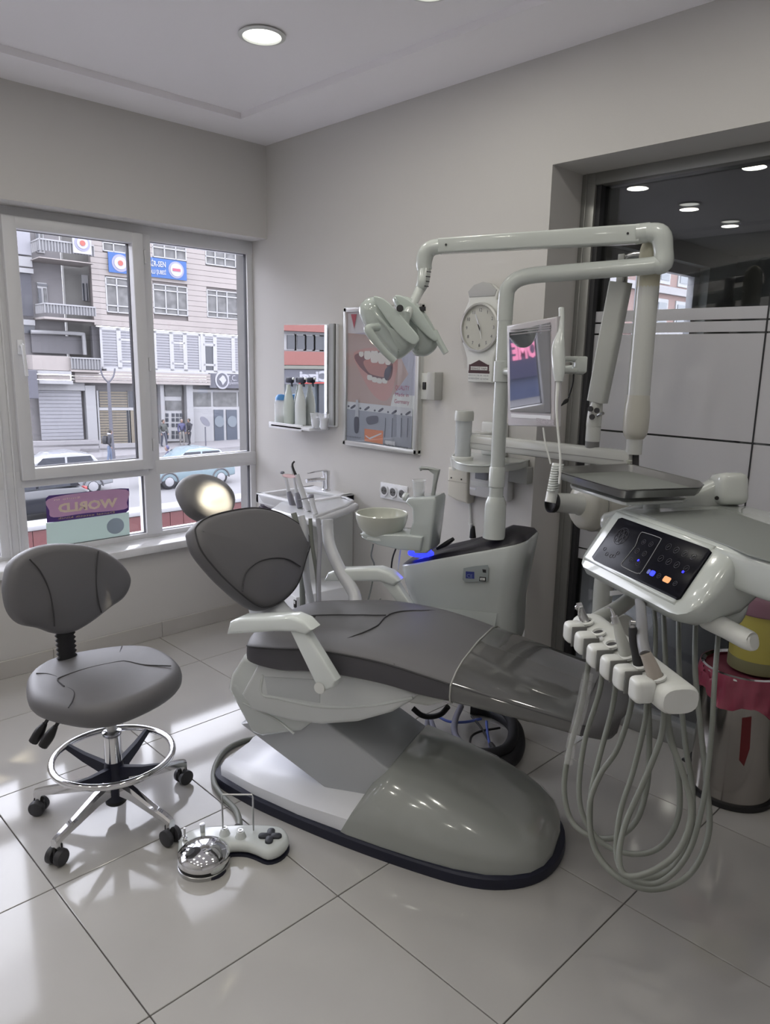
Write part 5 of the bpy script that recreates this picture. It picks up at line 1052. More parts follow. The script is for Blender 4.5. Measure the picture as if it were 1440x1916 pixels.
for k_ in range(4): obj('vent_slot', tube([C(798+k_*-1.5, 508+k_*9, b1-.032), C(806-k_*1.5, 509+k_*9, b1-.032)], .0022, 6, 0), SEAM, ol)
LN = (CAM-C(740, 620, .2)).normalized(); PB = C(725, 620, .19)
aim = C(408, 938, 0)
GW = mat('light_head_white', (.47, .52, .49), .12, coat=.8)
def lq(x, y, o_=0): return PL(x, y, PB+LN*o_, LN)
c4 = lambda L_: [(640+x/4.8, 540+y/4.8) for x, y in L_]
pod = c4([(142, 200), (170, 120), (240, 70), (330, 72), (420, 130), (560, 290), (690, 430), (675, 500), (590, 590), (500, 640), (400, 575), (290, 440), (190, 330)])
obj('light_pod', pillow([lq(x, y) for x, y in pod], LN, .10, .048, .012, smooth=3, seg=6), GW, ol, ang=75)
pod2 = c4([(450, 95), (520, 62), (620, 80), (720, 170), (800, 290), (868, 440), (850, 540), (770, 605), (690, 612), (630, 580), (600, 440), (560, 300)])
obj('light_pod', pillow([lq(x, y, -.07) for x, y in pod2], LN, .08, .038, .01, smooth=3, seg=5), GW, ol, ang=75)
obj('pod_face', pillow([lq(x, y, .016) for x, y in c4([(275, 75), (345, 78), (425, 130), (570, 290), (685, 425), (680, 480), (620, 500), (480, 385), (340, 190)])], LN, .02, .006, .002, smooth=3), mat('pod_face_white', (.54, .60, .57), .15, coat=.6), ol, ang=70)
obj('pod_face', pillow([lq(x, y, -.050) for x, y in c4([(470, 70), (560, 75), (690, 180), (790, 330), (862, 450), (820, 470), (700, 370), (580, 230)])], LN, .02, .006, .002, smooth=3), MATS['pod_face_white'], ol, ang=70)
obj('hub', tube([lq(752, 585, -.02), lq(752, 620, -.01)], .026, 16, 0), GW, ol); obj('hub_shadow', lathe([(.001, 0), (.012, 0), (.012, .004), (.001, .004)], lq(748, 577, .02), LN, 16), SEAM, ol); obj('knob', tube([lq(790, 574, -.09), lq(790, 582, -.09)], .012, 12, 0), SEAM, ol)
obj('light_handle', tube([lq(706, 612, .03), lq(692, 614, .075), lq(690, 620, .085), lq(715, 653, .08), lq(738, 676, .075)], [.014, .0145, .015, .0125, .0115], 14, 5), GW, ol); obj('light_handle', tube([lq(812, 620, -.07), lq(822, 640, -.06), lq(834, 661, -.05)], [.012, .012, .011], 12, 3), GW, ol)
lensn = (aim-PB).normalized(); lp0 = PB-LN*.095
obj('lens', lathe([(.001, 0), (.045, 0), (.045, .006), (.001, .006)], lq(712, 625, -.102), -LN, 28), mat('lens_glow', (.8, .8, .7), .2, emit=(1, .93, .74), estr=2), ol, label='glowing lens')
spl = bpy.data.lights.new('operating_beam', 'SPOT'); spl.energy = 230; spl.color = (1, .90, .66); spl.spot_size = math.radians(13); spl.spot_blend = .85; spl.shadow_soft_size = .012
so_ = bpy.data.objects.new('operating_beam', spl); COL.objects.link(so_); so_.location = lq(706, 640, -.125); so_.rotation_euler = (aim-so_.location).to_track_quat('-Z', 'Y').to_euler()
# ================================================================ MONITOR
mo = thing('monitor', 'small upright monitor in a plastic sleeve hanging on the lamp pole', 'monitor', D(995, 797, 2.4))
MA, MB_, MT = D(950, 795, 2.508), D(1038, 797, 2.270), D(950, 607, 2.412)
mw = (MB_-MA).normalized(); mn = mw.cross(MT-MA).normalized(); mn = mn if mn.dot(CAM-MA) > 0 else -mn
mo_o = [PL(x, y, MA, mn) for x, y in ((949, 797), (1037, 799), (1041, 592), (947, 609))]
obj('case', prism(mo_o, mn, .026, .006), mat('sleeve_white', (.52, .50, .53), .25, coat=.4), mo)
scr = [PL(x, y, MA+mn*.001, mn) for x, y in ((955, 770), (1030, 774), (1029, 603), (953, 622))]
obj('screen', flat(scr, mn, 0, .0015), mat('screen_mirror', (.05, .05, .07), .02, coat=1, spec=1, ior=2.6), mo, smooth=False, label='glossy dark screen')
for y0 in (608, 612, 617): obj('sleeve_fold', tube([PL(x, y0+(1035-x)*.12, MA+mn*.002, mn) for x in (955, 980, 1005, 1030)], .0018, 6, 3), mat('sleeve_line', (.36, .34, .37), .3), mo)
obj('sleeve_label', flat([PL(x, y, MA+mn*.001, mn) for x, y in ((1003, 782), (1036, 786), (1036, 795), (1003, 792))], mn, 0, .0006), mat('label_grey', (.40, .37, .40), .5, noise=.3, nscale=300), mo, smooth=False)
obj('lower_strip', flat([PL(x, y, MA+mn*.001, mn) for x, y in ((956, 774), (1030, 778), (1030, 785), (956, 781))], mn, 0, .0006), WHITE3, mo, smooth=False)
cm = sum(mo_o, Vector())/4; obj('mount_arm', tube([cm-mn*.04, cm-mn*.09, vp((zb1+zc1)/2)], .016, 12, 3), PW, mo)
# HOME sign across the street, where the screen reflects it
def msp(x, y, Y):
    p = PL(x, y, MA, mn); d = ray(x, y); d = d-mn*(2*d.dot(mn)); return p+d*((Y-p.y)/d.y)
s0, s1 = msp(957, 655, YB-1), msp(1020, 650, YB-1); ztop, zbot = msp(990, 638, YB-1).z, msp(990, 668, YB-1).z
LOCS[hs] = Vector(hs.location)
obj('sign_board', box((s1.x-3, YB-.95, zbot-1.0), (s0.x+1.2, YB-.3, ztop+.9)), mat('home_board', (.015, .015, .04), .5), hs, smooth=False)
obj('shop_front', box((s1.x-3, YB-.6, ZS), (s0.x+1.2, YB-.3, zbot-1.0)), mat('home_front', (.03, .04, .08), .4), hs, smooth=False)
obj('top_band', box((s1.x-3, YB-.9, ztop+.9), (s0.x+1.2, YB-.3, ztop+2.2)), mat('home_band', (.30, .27, .27), .5), hs, smooth=False)
text('HOME', (s1.x, YB-1.0, zbot), (1, 0, 0), Z, ztop-zbot, mat('home_pink', (.52, .15, .24), .5), hs, 'sign_letters', width=abs(s0.x-s1.x), bold=.05)
# ================================================================ INTRAORAL CAMERA on its bracket
ic = thing('intraoral_camera', 'white wand-shaped mouth camera hanging beside the monitor', 'camera', D(1050, 690, 2.3))
obj('wand', tube([D(x, y, 2.19) for x, y in ((1050, 576), (1050, 600), (1049, 620), (1044, 650), (1045, 690), (1045, 714))], [.0085, .0085, .0095, .019, .019, .012], 14, 4), WHITE, ic)
obj('wand_cable', tube([D(x, y, 2.19) for x, y in ((1044, 712), (1041, 760), (1043, 800), (1048, 860), (1046, 905))], [.006, .004, .0035, .0035, .0035], 8, 4), WHITE2, ic); obj('wand_cable', tube([D(x, y, 2.30) for x, y in ((1016, 800), (1020, 830), (1030, 868))], .003, 6, 3), WHITE2, ic)
obj('coil', tube([D(1043, 868, 2.29), D(1036, 905, 2.29), D(1029, 940, 2.29)], [.017, .0175, .017], 14, 3), WHITE2, ic)
for k_ in range(11): c_ = D(1043-k_*.95, 872+k_*4.6, 2.275); obj('coil_turn', tube([c_+RT*-.017, c_+FW*-.010, c_+RT*.017+Z*.004], .0028, 6, 3), WHITE, ic)
br = thing('camera_bracket', 'white bracket block holding the mouth camera right of the monitor', 'bracket', D(1075, 684, 2.34))
c_ = D(1084, 684, 2.36); obj('block', obox(c_, RT, Z, FW, .020, .026, .02, .005), PW, br)
for y in (672, 694): obj('bracket_prong', obox(D(1064, y, 2.35), RT, Z, FW, .026, .007, .014, .003), PW, br)
obj('bracket_arm', tube([c_+FW*.0, D(1070, 690, 2.42), vp((zb1+zc1)/2-.01)], .012, 10, 3), PW, br)
obj('black_cable', tube([D(x, y, 2.35) for x, y in ((1073, 700), (1071, 718), (1063, 745))], .0028, 8, 4), BLACK, br); obj('black_hook', pillow([D(x, y, 2.35) for x, y in ((1064, 745), (1063, 752), (1055, 757), (1049, 760), (1053, 752), (1057, 747))], -FW, .008, .003, 0, smooth=2), BLACK, br)
# ================================================================ X-RAY
XX = 2.45
xr = thing('x_ray_arm', 'white wall-mounted x-ray unit with folding arms and a round tube head', 'x-ray unit', (XX, 1.4, 1.2))
xp = lambda x, y, o_=0: P(x, y, 0, XX+o_)
y0_, y1_ = P(872, 830, 0, XX).y, xp(1184, 860).y; za = 1.235
XWH = mat('xray_white', (.55, .56, .54), .25, coat=.3); XCR = mat('xray_cream', (.50, .48, .37), .3); XB = mat('xray_beige', (.50, .49, .44), .3)
zt_a = xp(1030, 842).z
obj('wall_plate', box((XW-.02, y0_-.08, zt_a-.08), (XW-.001, y0_+.06, zt_a+.07), .01), XWH, xr)
obj('horizontal_arm', box((XX-.03, y1_, zt_a-.032), (XX+.03, y0_+.01, zt_a+.030), .014), XWH, xr); obj('arm_mount', box((XX, y0_-.04, zt_a-.032), (XW-.01, y0_+.02, zt_a+.03), .01), XWH, xr); obj('arm_groove', box((XX-.0315, y1_+.02, zt_a-.006), (XX-.029, y0_, zt_a-.003)), mat('groove', (.30, .30, .29)), xr)
obj('cable_bundle', tube([xp(1189, 872), xp(1189, 850)], .011, 10, 0), SEAM, xr)
pc_ = xp(1185, 842); pt_ = xp(1207, 480)
V2 = lambda z: Vector((XX, pc_.y, z)); 
zz2 = lambda y: PL(1190, y, V2(1), FW).z
obj('pivot', tube([V2(zt_a+.02), V2(zz2(810))], .0285, 20, 0), XWH, xr)
obj('lower_casing', tube([V2(zz2(818)), V2(zz2(805)), V2(zz2(770)), V2(zz2(735))], [.030, .042, .044, .038], 20, 4), XB, xr); obj('upright', tube([V2(zz2(737)), V2(zz2(545))], [.0385, .0375], 22, 0), XWH, xr)
obj('top_cap', tube([V2(zz2(547)), V2(zz2(500)), V2(zz2(478)), V2(zz2(466)), V2(zz2(462))], [.0375, .0375, .034, .022, .006], 20, 4), XCR, xr, label='yellowed plastic cap')
st0, st1 = xp(1170, 475), xp(1150, 530); 
obj('link', tube([V2(zz2(490))-Vector((0, 0, 0)), xp(1178, 480), xp(1168, 500), xp(1160, 525)], [.014, .013, .012, .012], 10, 3), STEEL, xr)
for dy in (-.016, .016): obj('link_plate', box((XX-.004+dy, xp(1165, 500).y-.012, xp(1165, 530).z), (XX+.004+dy, xp(1165, 500).y+.012, xp(1165, 476).z), .003), XWH, xr)
fa, fb = xp(1161, 528), xp(1117, 752); dv = (fb-fa).normalized(); s1_ = Vector((1, 0, 0)); s2_ = dv.cross(s1_).normalized()
obj('folding_arm', loft([rrect(fa, s1_, s2_, .024, .036, .01, 4), rrect(fa.lerp(fb, .5), s1_, s2_, .024, .036, .01, 4), rrect(fb, s1_, s2_, .023, .034, .01, 4)]), mat('folding_arm_grey', (.42, .43, .41), .3), xr)
fk = xp(1110, 800); obj('knuckle', tube([fb, xp(1113, 770), xp(1110, 795), fk], [.02, .026, .027, .024], 16, 4), XWH, xr)
for dx_, dy_ in ((1105, 765), (1117, 768), (1108, 780)): obj('dark_screw', lathe([(.001, 0), (.010, 0), (.010, .006), (.001, .006)], xp(dx_, dy_, -.03), nX, 12), SEAM, xr)
obj('knuckle_lever', tube([xp(1118, 778, -.02), xp(1128, 773, -.03)], .006, 8, 0), STEEL, xr)
fz = lambda y: PL(1110, y, fk, FW).z; FV = lambda z: Vector((fk.x, fk.y, z))
obj('lower_post', tube([FV(fz(798)), FV(fz(826))], .027, 18, 0), XWH, xr); obj('post_ring', tube([FV(fz(825)), FV(fz(842))], .026, 18, 0), mat('ring_grey', (.18, .18, .18), .4), xr)
hc = D(1112, 945, 2.62); obj('head_yoke', tube([FV(fz(842)), Vector((fk.x, fk.y, fz(880))), hc+Z*.085], [.022, .022, .03], 12, 3), XWH, xr)
ca_ = (-RT*.93-FW*.36+UP*.05).normalized()
obj('tube_head', lathe([(.001, -.105), (.05, -.10), (.080, -.085), (.092, -.05), (.094, .0), (.088, .045), (.075, .06), (.045, .066), (.001, .066)], hc, ca_, 40), XB, xr, label='round beige tube head'); obj('head_seam', tube([hc+ca_*.012+(UP*math.cos(a_)+ca_.cross(UP)*math.sin(a_))*.0945 for a_ in [math.pi*2*k_/32 for k_ in range(32)]], .0015, 6, 0, closed=True), mat('groove', (.3, .3, .29)), xr)
obj('cone', lathe([(.044, .06), (.036, .075), (.034, .17), (.035, .172)], hc-UP*.0, ca_, 30), XWH, xr); obj('cone_tip', lathe([(.035, .168), (.0362, .17), (.0362, .186), (.03, .188), (.03, .175), (.001, .175)], hc, ca_, 30), BLACK, xr)
# ================================================================ DELIVERY UNIT
E1 = Vector((-.488, -.873, 0)).normalized(); E2 = Vector((.873, -.488, 0)).normalized()
TL = P(1160, 967, 2, 1.15); TZ = 1.15
L = lambda a, b_, c: TL+E1*a+E2*b_+Z*c
du = thing('delivery_unit', 'white doctor delivery unit with a black touch panel and instrument rail', 'dental unit', L(.2, .1, -.2))
UW = mat('delivery_white', (.50, .53, .51), .18, coat=.5)
sn = Vector((0, 0, 0)); f_up = (L(0, 0, 0)-L(0, -.08, -.117)).normalized(); fnn = E1.cross(f_up); fnn = fnn if fnn.dot(CAM-TL) > 0 else -fnn
# body: rounded slanted front housing lofted along E1
def bsec(a, k_=1.0, dz=0):
    prof = [(-.098, -.128), (-.104, -.140), (-.092, -.160), (-.05, -.172), (.06, -.150), (.12, -.10), (.14, -.05), (.13, .004), (.10, .012), (.02, .012), (-.008, .006)]
    cx_, cz_ = -.01, -.075
    return [L(a, cx_+(x-cx_)*k_, cz_+(z-cz_)*k_+dz) for x, z in prof]
st = [(-.062, .25, .02), (-.055, .5, .01), (-.042, .75, .004), (-.022, .93, 0), (.0, 1, 0), (.1, 1, 0), (.2, 1, 0), (.3, 1, 0), (.385, 1, 0), (.41, .96, 0), (.43, .88, .004), (.446, .72, .01), (.456, .45, .018), (.459, .2, .02)]
obj('front_housing', loft([bsec(*s) for s in st]), UW, du, ang=50)
obj('panel_bezel', pillow([TL+fnn*.013+E1*a+f_up*c for a, c in ((-.02, .012), (.39, .012), (.39, -.156), (-.02, -.156))], fnn, .02, .010, 0, smooth=0, seg=3, fan=False), UW, du)
BLACKP = mat('panel_black', (.004, .004, .008), .22, spec=.12)
bp = obj('touch_panel', pillow([PL(x, y, TL+fnn*.0145, fnn) for x, y in ((1163, 968), (1325, 1026), (1329, 1032), (1270, 1118), (1263, 1121), (1110, 1048), (1106, 1042), (1156, 970))], fnn, .008, .002, 0, smooth=0, seg=2, fan=False), BLACKP, du, label='black glass touch panel')
ICO = mat('icon_grey', (.10, .10, .12), .5); ip = lambda x, y, o_=.0152: PL(x, y, TL+fnn*o_, fnn)
c8 = lambda x, y: (1090+x/5.54, 950+y/5.54)
def iring(x, y, rx, r=.0005, m=ICO):
    c_ = ip(*c8(x, y)); rr_ = rx/5.54/FPX*((c_-CAM).dot(FW)); obj('icon', tube([c_+(E1*math.cos(t_)+f_up*math.sin(t_))*rr_ for t_ in [math.pi*2*k_/16 for k_ in range(16)]], r, 4, 0, closed=True), m, bp); return c_, rr_
c_, rr_ = iring(398, 295, 98); iring(398, 295, 30)
for k_ in range(6): th = k_*math.pi/3; cc = c_+(E1*math.cos(th)+f_up*math.sin(th))*rr_*.62; obj('icon', tube([cc+(E1*math.cos(t_)+f_up*math.sin(t_))*rr_*.24 for t_ in [math.pi*2*j/10 for j in range(10)]], .0005, 4, 0, closed=True), ICO, bp)
for x, y in ((630, 355), (705, 378), (563, 448), (638, 476), (497, 545), (570, 575)): iring(x, y, 28); iring(x, y, 9)
for x, y in ((888, 405), (968, 440), (1055, 475), (1143, 505), (808, 525), (890, 558), (973, 592), (1072, 630), (787, 705), (955, 785)):
    cc, r7 = iring(x, y, 36 if y < 680 else 26); obj('icon', tube([cc-E1*r7*.4-f_up*r7*.4, cc+E1*r7*.3+f_up*r7*.4], .0006, 4, 0), ICO, bp)
for x, y in ((225, 425), (245, 480), (290, 500), (360, 470), (320, 500)): iring(x, y, 20)
fr_ = [ip(*c8(x, y)) for x, y in ((600, 262), (640, 258), (790, 308), (806, 325), (800, 350), (615, 655), (580, 678), (545, 676), (415, 612), (402, 590), (410, 565), (540, 400), (570, 320))]
obj('icon_frame', tube(fr_, .0009, 5, 2, closed=True), mat('icon_frame_grey', (.28, .28, .28), .5), bp)
def led(x, y, hw, hh_, col, es): obj('indicator', flat(rrect(ip(*c8(x, y)), E1, f_up, hw, hh_, min(hw, hh_)*.6), fnn, .0, .0006), mat('led_%.2f' % col[0], col, .4, emit=col, estr=es), bp, smooth=False)
led(722, 680, .0085, .007, (.01, .02, 1), 2.2); led(683, 662, .005, .006, (.05, .06, .2), 1); led(870, 745, .0125, .0075, (.62, .27, .10), .8); led(575, 545, .003, .003, (.02, .02, 1.0), 2); led(1038, 665, .0035, .003, (.02, .02, 1.0), 2)
# table top with mat
tb = [L(a, b_, .012) for a, b_ in ((-.01, .0), (.08, -.004), (.42, -.004), (.60, .02), (.72, .06), (.74, .40), (.66, .43), (.05, .43), (-.02, .38), (-.03, .05))]
obj('table_body', pillow([p+Z*.006 for p in tb], Z, .09, .018, 0, smooth=2, seg=3, fan=False), UW, du)
mt_ = [P(x, y, 2, TZ+.021) for x, y in ((1196, 960), (1352, 951), (1450, 985), (1520, 1020), (1480, 1060), (1398, 1037), (1360, 1020))]
obj('table_mat', prism(mt_, Z, .004, .0012), GREYM, du, label='grey rubber mat')
# side arm / pull handle holder on the right
obj('side_neck', tube([L(.40, .03, -.02), L(.50, .08, -.03), L(.62, .16, -.035)], [.045, .042, .045], 16, 4, flat=((0, 0, 1), .55)), UW, du)
hp0, hp1 = D(1322, 1158, 1.72), D(1402, 1199, 1.62)
obj('handle', tube([hp0-(hp1-hp0)*.08, hp0, hp0.lerp(hp1, .5), hp1, hp1+(hp1-hp0)*.10+Z*.003], [.014, .0235, .0225, .0225, .015], 18, 4), WHITE2, du)
obj('handle_mount', tube([D(1372, 1120, 1.80), D(1362, 1148, 1.76), D(1335, 1165, 1.71)], [.036, .034, .023], 16, 4), UW, du)
# supporting beam behind the table
bL, bR = D(1135, 990, 2.33), D(1366, 916, 2.20)
dv = (bR-bL).normalized(); ub = Z-dv*Z.dot(dv); ub.normalize(); sb2 = dv.cross(ub)
BW = mat('beam_white', (.52, .54, .52), .22, coat=.4)
obj('support_beam', loft([rrect(bL.lerp(bR, t_), sb2, ub, hx*s_, hz*s_, .025*s_, 5) for t_, hx, hz, s_ in ((-.035, .04, .04, .6), (-.015, .04, .045, .9), (.02, .042, .048, 1), (.5, .040, .040, 1), (.80, .040, .042, 1), (.90, .044, .048, 1), (1.0, .045, .050, 1), (1.03, .044, .049, .93), (1.045, .04, .045, .75))]), BW, du, ang=50)
obj('beam_end_cap', obox(D(1362, 915, 2.18), RT, UP, FW, .043, .047, .05, .022, seg=6), BW, du, ang=70)
obj('beam_screw', lathe([(.001, 0), (.006, 0), (.006, .003), (.001, .003)], D(1340, 932, 2.14), -FW, 12), BLACK, du)
obj('lower_column', tube([D(1132, 1065, 2.36), D(1128, 1100, 2.36), D(1124, 1165, 2.36)], [.030, .030, .030], 18, 2), mat('column_grey', (.36, .37, .35), .3), du)
obj('label_tag', prism([D(x, y, 2.28) for x, y in ((1141, 1106), (1172, 1103), (1178, 1110), (1141, 1115))], -FW, .002), WHITE3, du, smooth=False)
# instrument rail
HZ = .90
h0, h1 = P(1098, 1160, 2, HZ), P(1262, 1292, 2, HZ); he1 = (h1-h0).normalized(); he2 = Vector((-he1.y, he1.x, 0)); he2 = he2 if he2.dot(E2) > 0 else -he2
Lh = (h1-h0).length
def hsec(a, s_=1):
    out = []
    for k_ in range(20):
        th = 2*math.pi*k_/20; c2, s2 = math.cos(th), math.sin(th); p_ = .72
        x = math.copysign(abs(c2)**p_, c2)*.046; z = math.copysign(abs(s2)**p_, s2)*.032
        out.append(h0+he1*a+he2*(x*s_+.004)+Z*(z*s_-.016))
    return out
obj('rail_body', loft([hsec(a, s_) for a, s_ in ((-.022, .4), (-.018, .72), (-.01, .92), (0, 1), (Lh*.5, 1), (Lh+.004, 1), (Lh+.014, .96), (Lh+.02, .86))]), WHITE2, du, ang=50)
obj('rail_arm', tube([D(1196, 1105, 2.08), D(1160, 1135, 2.05), D(1110, 1162, 1.98)], [.020, .021, .020], 14, 3), mat('rail_arm_grey', (.40, .41, .39), .3), du); obj('rail_neck', tube([D(1193, 1040, 2.08), D(1195, 1110, 2.08)], .026, 16, 0), MATS['rail_arm_grey'], du)
obj('pivot_knob', lathe([(.001, 0), (.028, 0), (.033, .006), (.033, .02), (.03, .024), (.001, .025)], D(1162, 1170, 2.1), -FW, 26), mat('knob_white', (.5, .5, .47), .3), du)
slots = [.055, .17, .30, .44, .575, .76, .92]
slots = [(1100, 1170), (1121, 1192), (1143, 1211), (1165, 1230), (1190, 1249), (1217, 1262)]
sp3 = []
for i, (x, y) in enumerate(((1098, 1166), (1120, 1186), (1145, 1209), (1172, 1230), (1198, 1248), (1230, 1270))):
    c_ = P(x, y, 2, HZ+.0145); sp3.append(c_)
    obj('slot_ring', lathe([(.011, .0), (.018, .0), (.019, .006), (.014, .009), (.012, .004), (.011, 0)], c_, (Z*.95-he2*.3).normalized(), 22, cap=False), WHITE2, du); obj('slot_hole', lathe([(.001, .001), (.0125, .001), (.0125, .004), (.001, .004)], c_, (Z*.95-he2*.3).normalized(), 20), SEAM, du)
    n0 = c_-he2*.034-Z*.022; obj('slot_nose', obox(n0, he1, he2, Z, .0225, .024, .027, .013, seg=4), WHITE2, du)
for i in range(5):
    c_ = sp3[i].lerp(sp3[i+1], .5); obj('rail_gap', obox(c_-he2*.036-Z*.020, he1, he2, Z, .0025, .020, .026, .002), mat('gap_grey', (.16, .16, .155), .5), du)
obj('connector', tube([P(1121, 1192, 2, .912)-he1*.012, P(1121, 1192, 2, .912)+he1*.012], .006, 8, 0), CHROME, du); obj('connector', tube([P(1143, 1211, 2, .912)-he1*.010, P(1143, 1211, 2, .912)+he1*.010], .005, 8, 0), CHROME, du)
# handpieces: things resting in the rail
def depth_at(p): return (p-CAM).dot(FW)
def hpiece(name, lab, slot, pts, rad, m, extra=None):
    d0 = depth_at(sp3[slot]); t = thing(name, lab, 'dental instrument', sp3[slot], 'instruments in the delivery rail')
    q = [D(x, y, d0+o_) for x, y, o_ in pts]; b = obj('handle', tube(q, rad, 14, 4), m, t)
    if extra: extra(t, d0)
    return t
hpiece('air_syringe', 'chrome air and water syringe with a bent tip, first in the rail', 0, [(1099, 1178, 0), (1094, 1160, .01), (1088, 1146, .01), (1083, 1135, .01)], [.011, .0105, .009, .010], STEEL, lambda t, d0: (obj('tip', tube([D(1085, 1140, d0), D(1078, 1134, d0), D(1076, 1140, d0)], [.004, .003, .002], 8, 3), CHROME, t), obj('trigger', tube([D(1083, 1137, d0-.01), D(1083, 1152, d0-.012), D(1087, 1162, d0-.01)], .0035, 8, 3), CHROME, t), obj('cap', tube([D(1079, 1134, d0), D(1088, 1132, d0)], .008, 10, 0), CHROME, t)))
hpiece('scaler', 'white tapered scaler with a thin metal tip, third from the left in the rail', 3, [(1173, 1235, 0), (1168, 1215, 0), (1160, 1190, .0), (1153, 1165, 0), (1149, 1155, 0)], [.015, .0145, .012, .0085, .007], mat('scaler_pale', (.46, .47, .44), .25), lambda t, d0: (obj('collar', tube([D(1152, 1165, d0), D(1148, 1153, d0)], [.009, .008], 12, 0), STEEL, t), obj('tip', tube([D(1148, 1153, d0), D(1145, 1144, d0), D(1140, 1137, d0), D(1131, 1138, d0)], [.005, .003, .002, .001], 8, 4), CHROME, t)))
hpiece('dark_handpiece', 'black handpiece with a metal neck beside the scaler', 4, [(1197, 1253, 0), (1193, 1225, 0), (1186, 1200, 0), (1183, 1174, 0)], [.014, .0135, .011, .009], mat('handpiece_black', (.022, .022, .024), .45), lambda t, d0: (obj('head', tube([D(1183, 1176, d0), D(1182, 1166, d0)], [.006, .005], 10, 0), STEEL, t), obj('turbine', tube([D(1178, 1165, d0), D(1187, 1166, d0)], .007, 10, 0), STEEL, t)))
hpiece('pale_handpiece', 'beige handpiece with a long grey tube above it at the right end of the rail', 5, [(1228, 1275, 0), (1221, 1255, 0), (1213, 1235, 0), (1207, 1222, 0)], [.0165, .0155, .0135, .012], mat('handpiece_beige', (.38, .34, .30), .4), lambda t, d0: (obj('grey_sleeve', tube([D(1207, 1224, d0), D(1202, 1200, d0+.03), D(1200, 1160, d0+.12), D(1197, 1120, d0+.3)], [.0125, .0125, .0125, .013], 14, 4), mat('sleeve_grey', (.20, .20, .21), .4), t)))
# hoses
hz_ = thing('instrument_hoses', 'bundle of grey instrument hoses looping down almost to the floor from the rail', 'hoses', D(1190, 1500, 1.8), kind=None)
def hose(pts, r=.0068, m=HOSE, n=10): obj('hose', tube([D(x, y, d_) for x, y, d_ in pts], r, n, 8), m, hz_)
hose([(1104, 1200, 1.95), (1098, 1260, 1.95), (1085, 1330, 1.96), (1066, 1400, 1.95), (1055, 1470, 1.93), (1066, 1530, 1.9), (1100, 1562, 1.86), (1150, 1567, 1.82), (1190, 1535, 1.8), (1210, 1470, 1.8), (1214, 1400, 1.8), (1212, 1300, 1.82), (1205, 1160, 2.0)], .0072)
hose([(1128, 1220, 1.88), (1122, 1290, 1.88), (1095, 1380, 1.88), (1083, 1470, 1.86), (1092, 1530, 1.84), (1130, 1580, 1.8), (1190, 1598, 1.76), (1240, 1580, 1.74), (1270, 1520, 1.74), (1266, 1430, 1.76), (1250, 1350, 1.8), (1245, 1250, 1.86), (1240, 1130, 1.98)])
hose([(1155, 1240, 1.82), (1146, 1320, 1.82), (1120, 1420, 1.8), (1104, 1500, 1.78), (1110, 1580, 1.75), (1150, 1635, 1.7), (1200, 1645, 1.68), (1255, 1625, 1.68), (1290, 1560, 1.70), (1295, 1480, 1.72), (1280, 1380, 1.76), (1270, 1250, 1.84), (1269, 1130, 1.95)])
hose([(1182, 1262, 1.74), (1180, 1320, 1.75), (1155, 1400, 1.76), (1122, 1450, 1.77), (1102, 1510, 1.75), (1113, 1590, 1.72), (1160, 1645, 1.67), (1225, 1664, 1.64), (1290, 1635, 1.64), (1325, 1560, 1.66), (1322, 1470, 1.7), (1312, 1380, 1.74), (1300, 1250, 1.8), (1302, 1130, 1.9)])
hose([(1210, 1295, 1.68), (1206, 1350, 1.68), (1185, 1440, 1.68), (1160, 1520, 1.67), (1153, 1600, 1.65), (1175, 1640, 1.62), (1230, 1652, 1.60), (1285, 1600, 1.60), (1315, 1500, 1.62), (1330, 1380, 1.66), (1336, 1280, 1.70), (1343, 1190, 1.75)], .0062)
hose([(1243, 1318, 1.6), (1236, 1380, 1.61), (1205, 1460, 1.62), (1170, 1540, 1.62), (1158, 1600, 1.6), (1170, 1638, 1.58), (1220, 1630, 1.56), (1270, 1590, 1.57), (1293, 1520, 1.58), (1275, 1440, 1.60), (1252, 1380, 1.62), (1248, 1318, 1.63)], .0068)
hose([(1224, 1250, 1.9), (1226, 1180, 1.96), (1222, 1130, 2.0)], .006)
b = tube([D(x, y, d_) for x, y, d_ in ((1100, 1260, 1.93), (1086, 1330, 1.935), (1070, 1385, 1.93), (1062, 1430, 1.92))], [.014, .016, .013, .012], 12, 5); obj('plastic_wrap', b, mat('wrap_clear', (.7, .7, .7), .08, alpha=.18, coat=1), hz_, ang=80)
# steel tray on its post
tz = 1.222
ty = thing('instrument_tray', 'shallow stainless steel tray on a post above the delivery unit', 'tray', P(1190, 895, 2, tz))
to_ = [P(x, y, 2, tz+.022) for x, y in ((1040, 878), (1052, 873), (1170, 868), (1186, 870), (1308, 900), (1316, 907), (1308, 912), (1172, 917), (1158, 915), (1044, 882))]
def tr_(s_, z): c_ = sum(to_, Vector())/len(to_); return [Vector((c_.x+(p.x-c_.x)*s_, c_.y+(p.y-c_.y)*s_, z)) for p in to_]
obj('tray_pan', loft([tr_(1.0, tz+.020), tr_(1.012, tz+.0215), tr_(1.0, tz+.023), tr_(.985, tz+.021), tr_(.93, tz+.001), tr_(.91, tz)], cap=False), mat('tray_steel', (.36, .36, .36), .32, metal=1), ty, ang=60); obj('tray_floor', prism(tr_(.915, tz+.0008), Z, .001), mat('tray_floor', (.33, .35, .33), .4, metal=.5), ty, smooth=False); obj('tray_bottom', loft([tr_(1.0, tz+.019), tr_(.95, tz-.003), tr_(.05, tz-.003)], cap=False), mat('tray_steel', (.4, .4, .4)), ty, ang=60)
th_ = thing('tray_holder', 'white tray holder plate on a short post under the steel tray', 'tray holder', P(1218, 930, 2, 1.19))
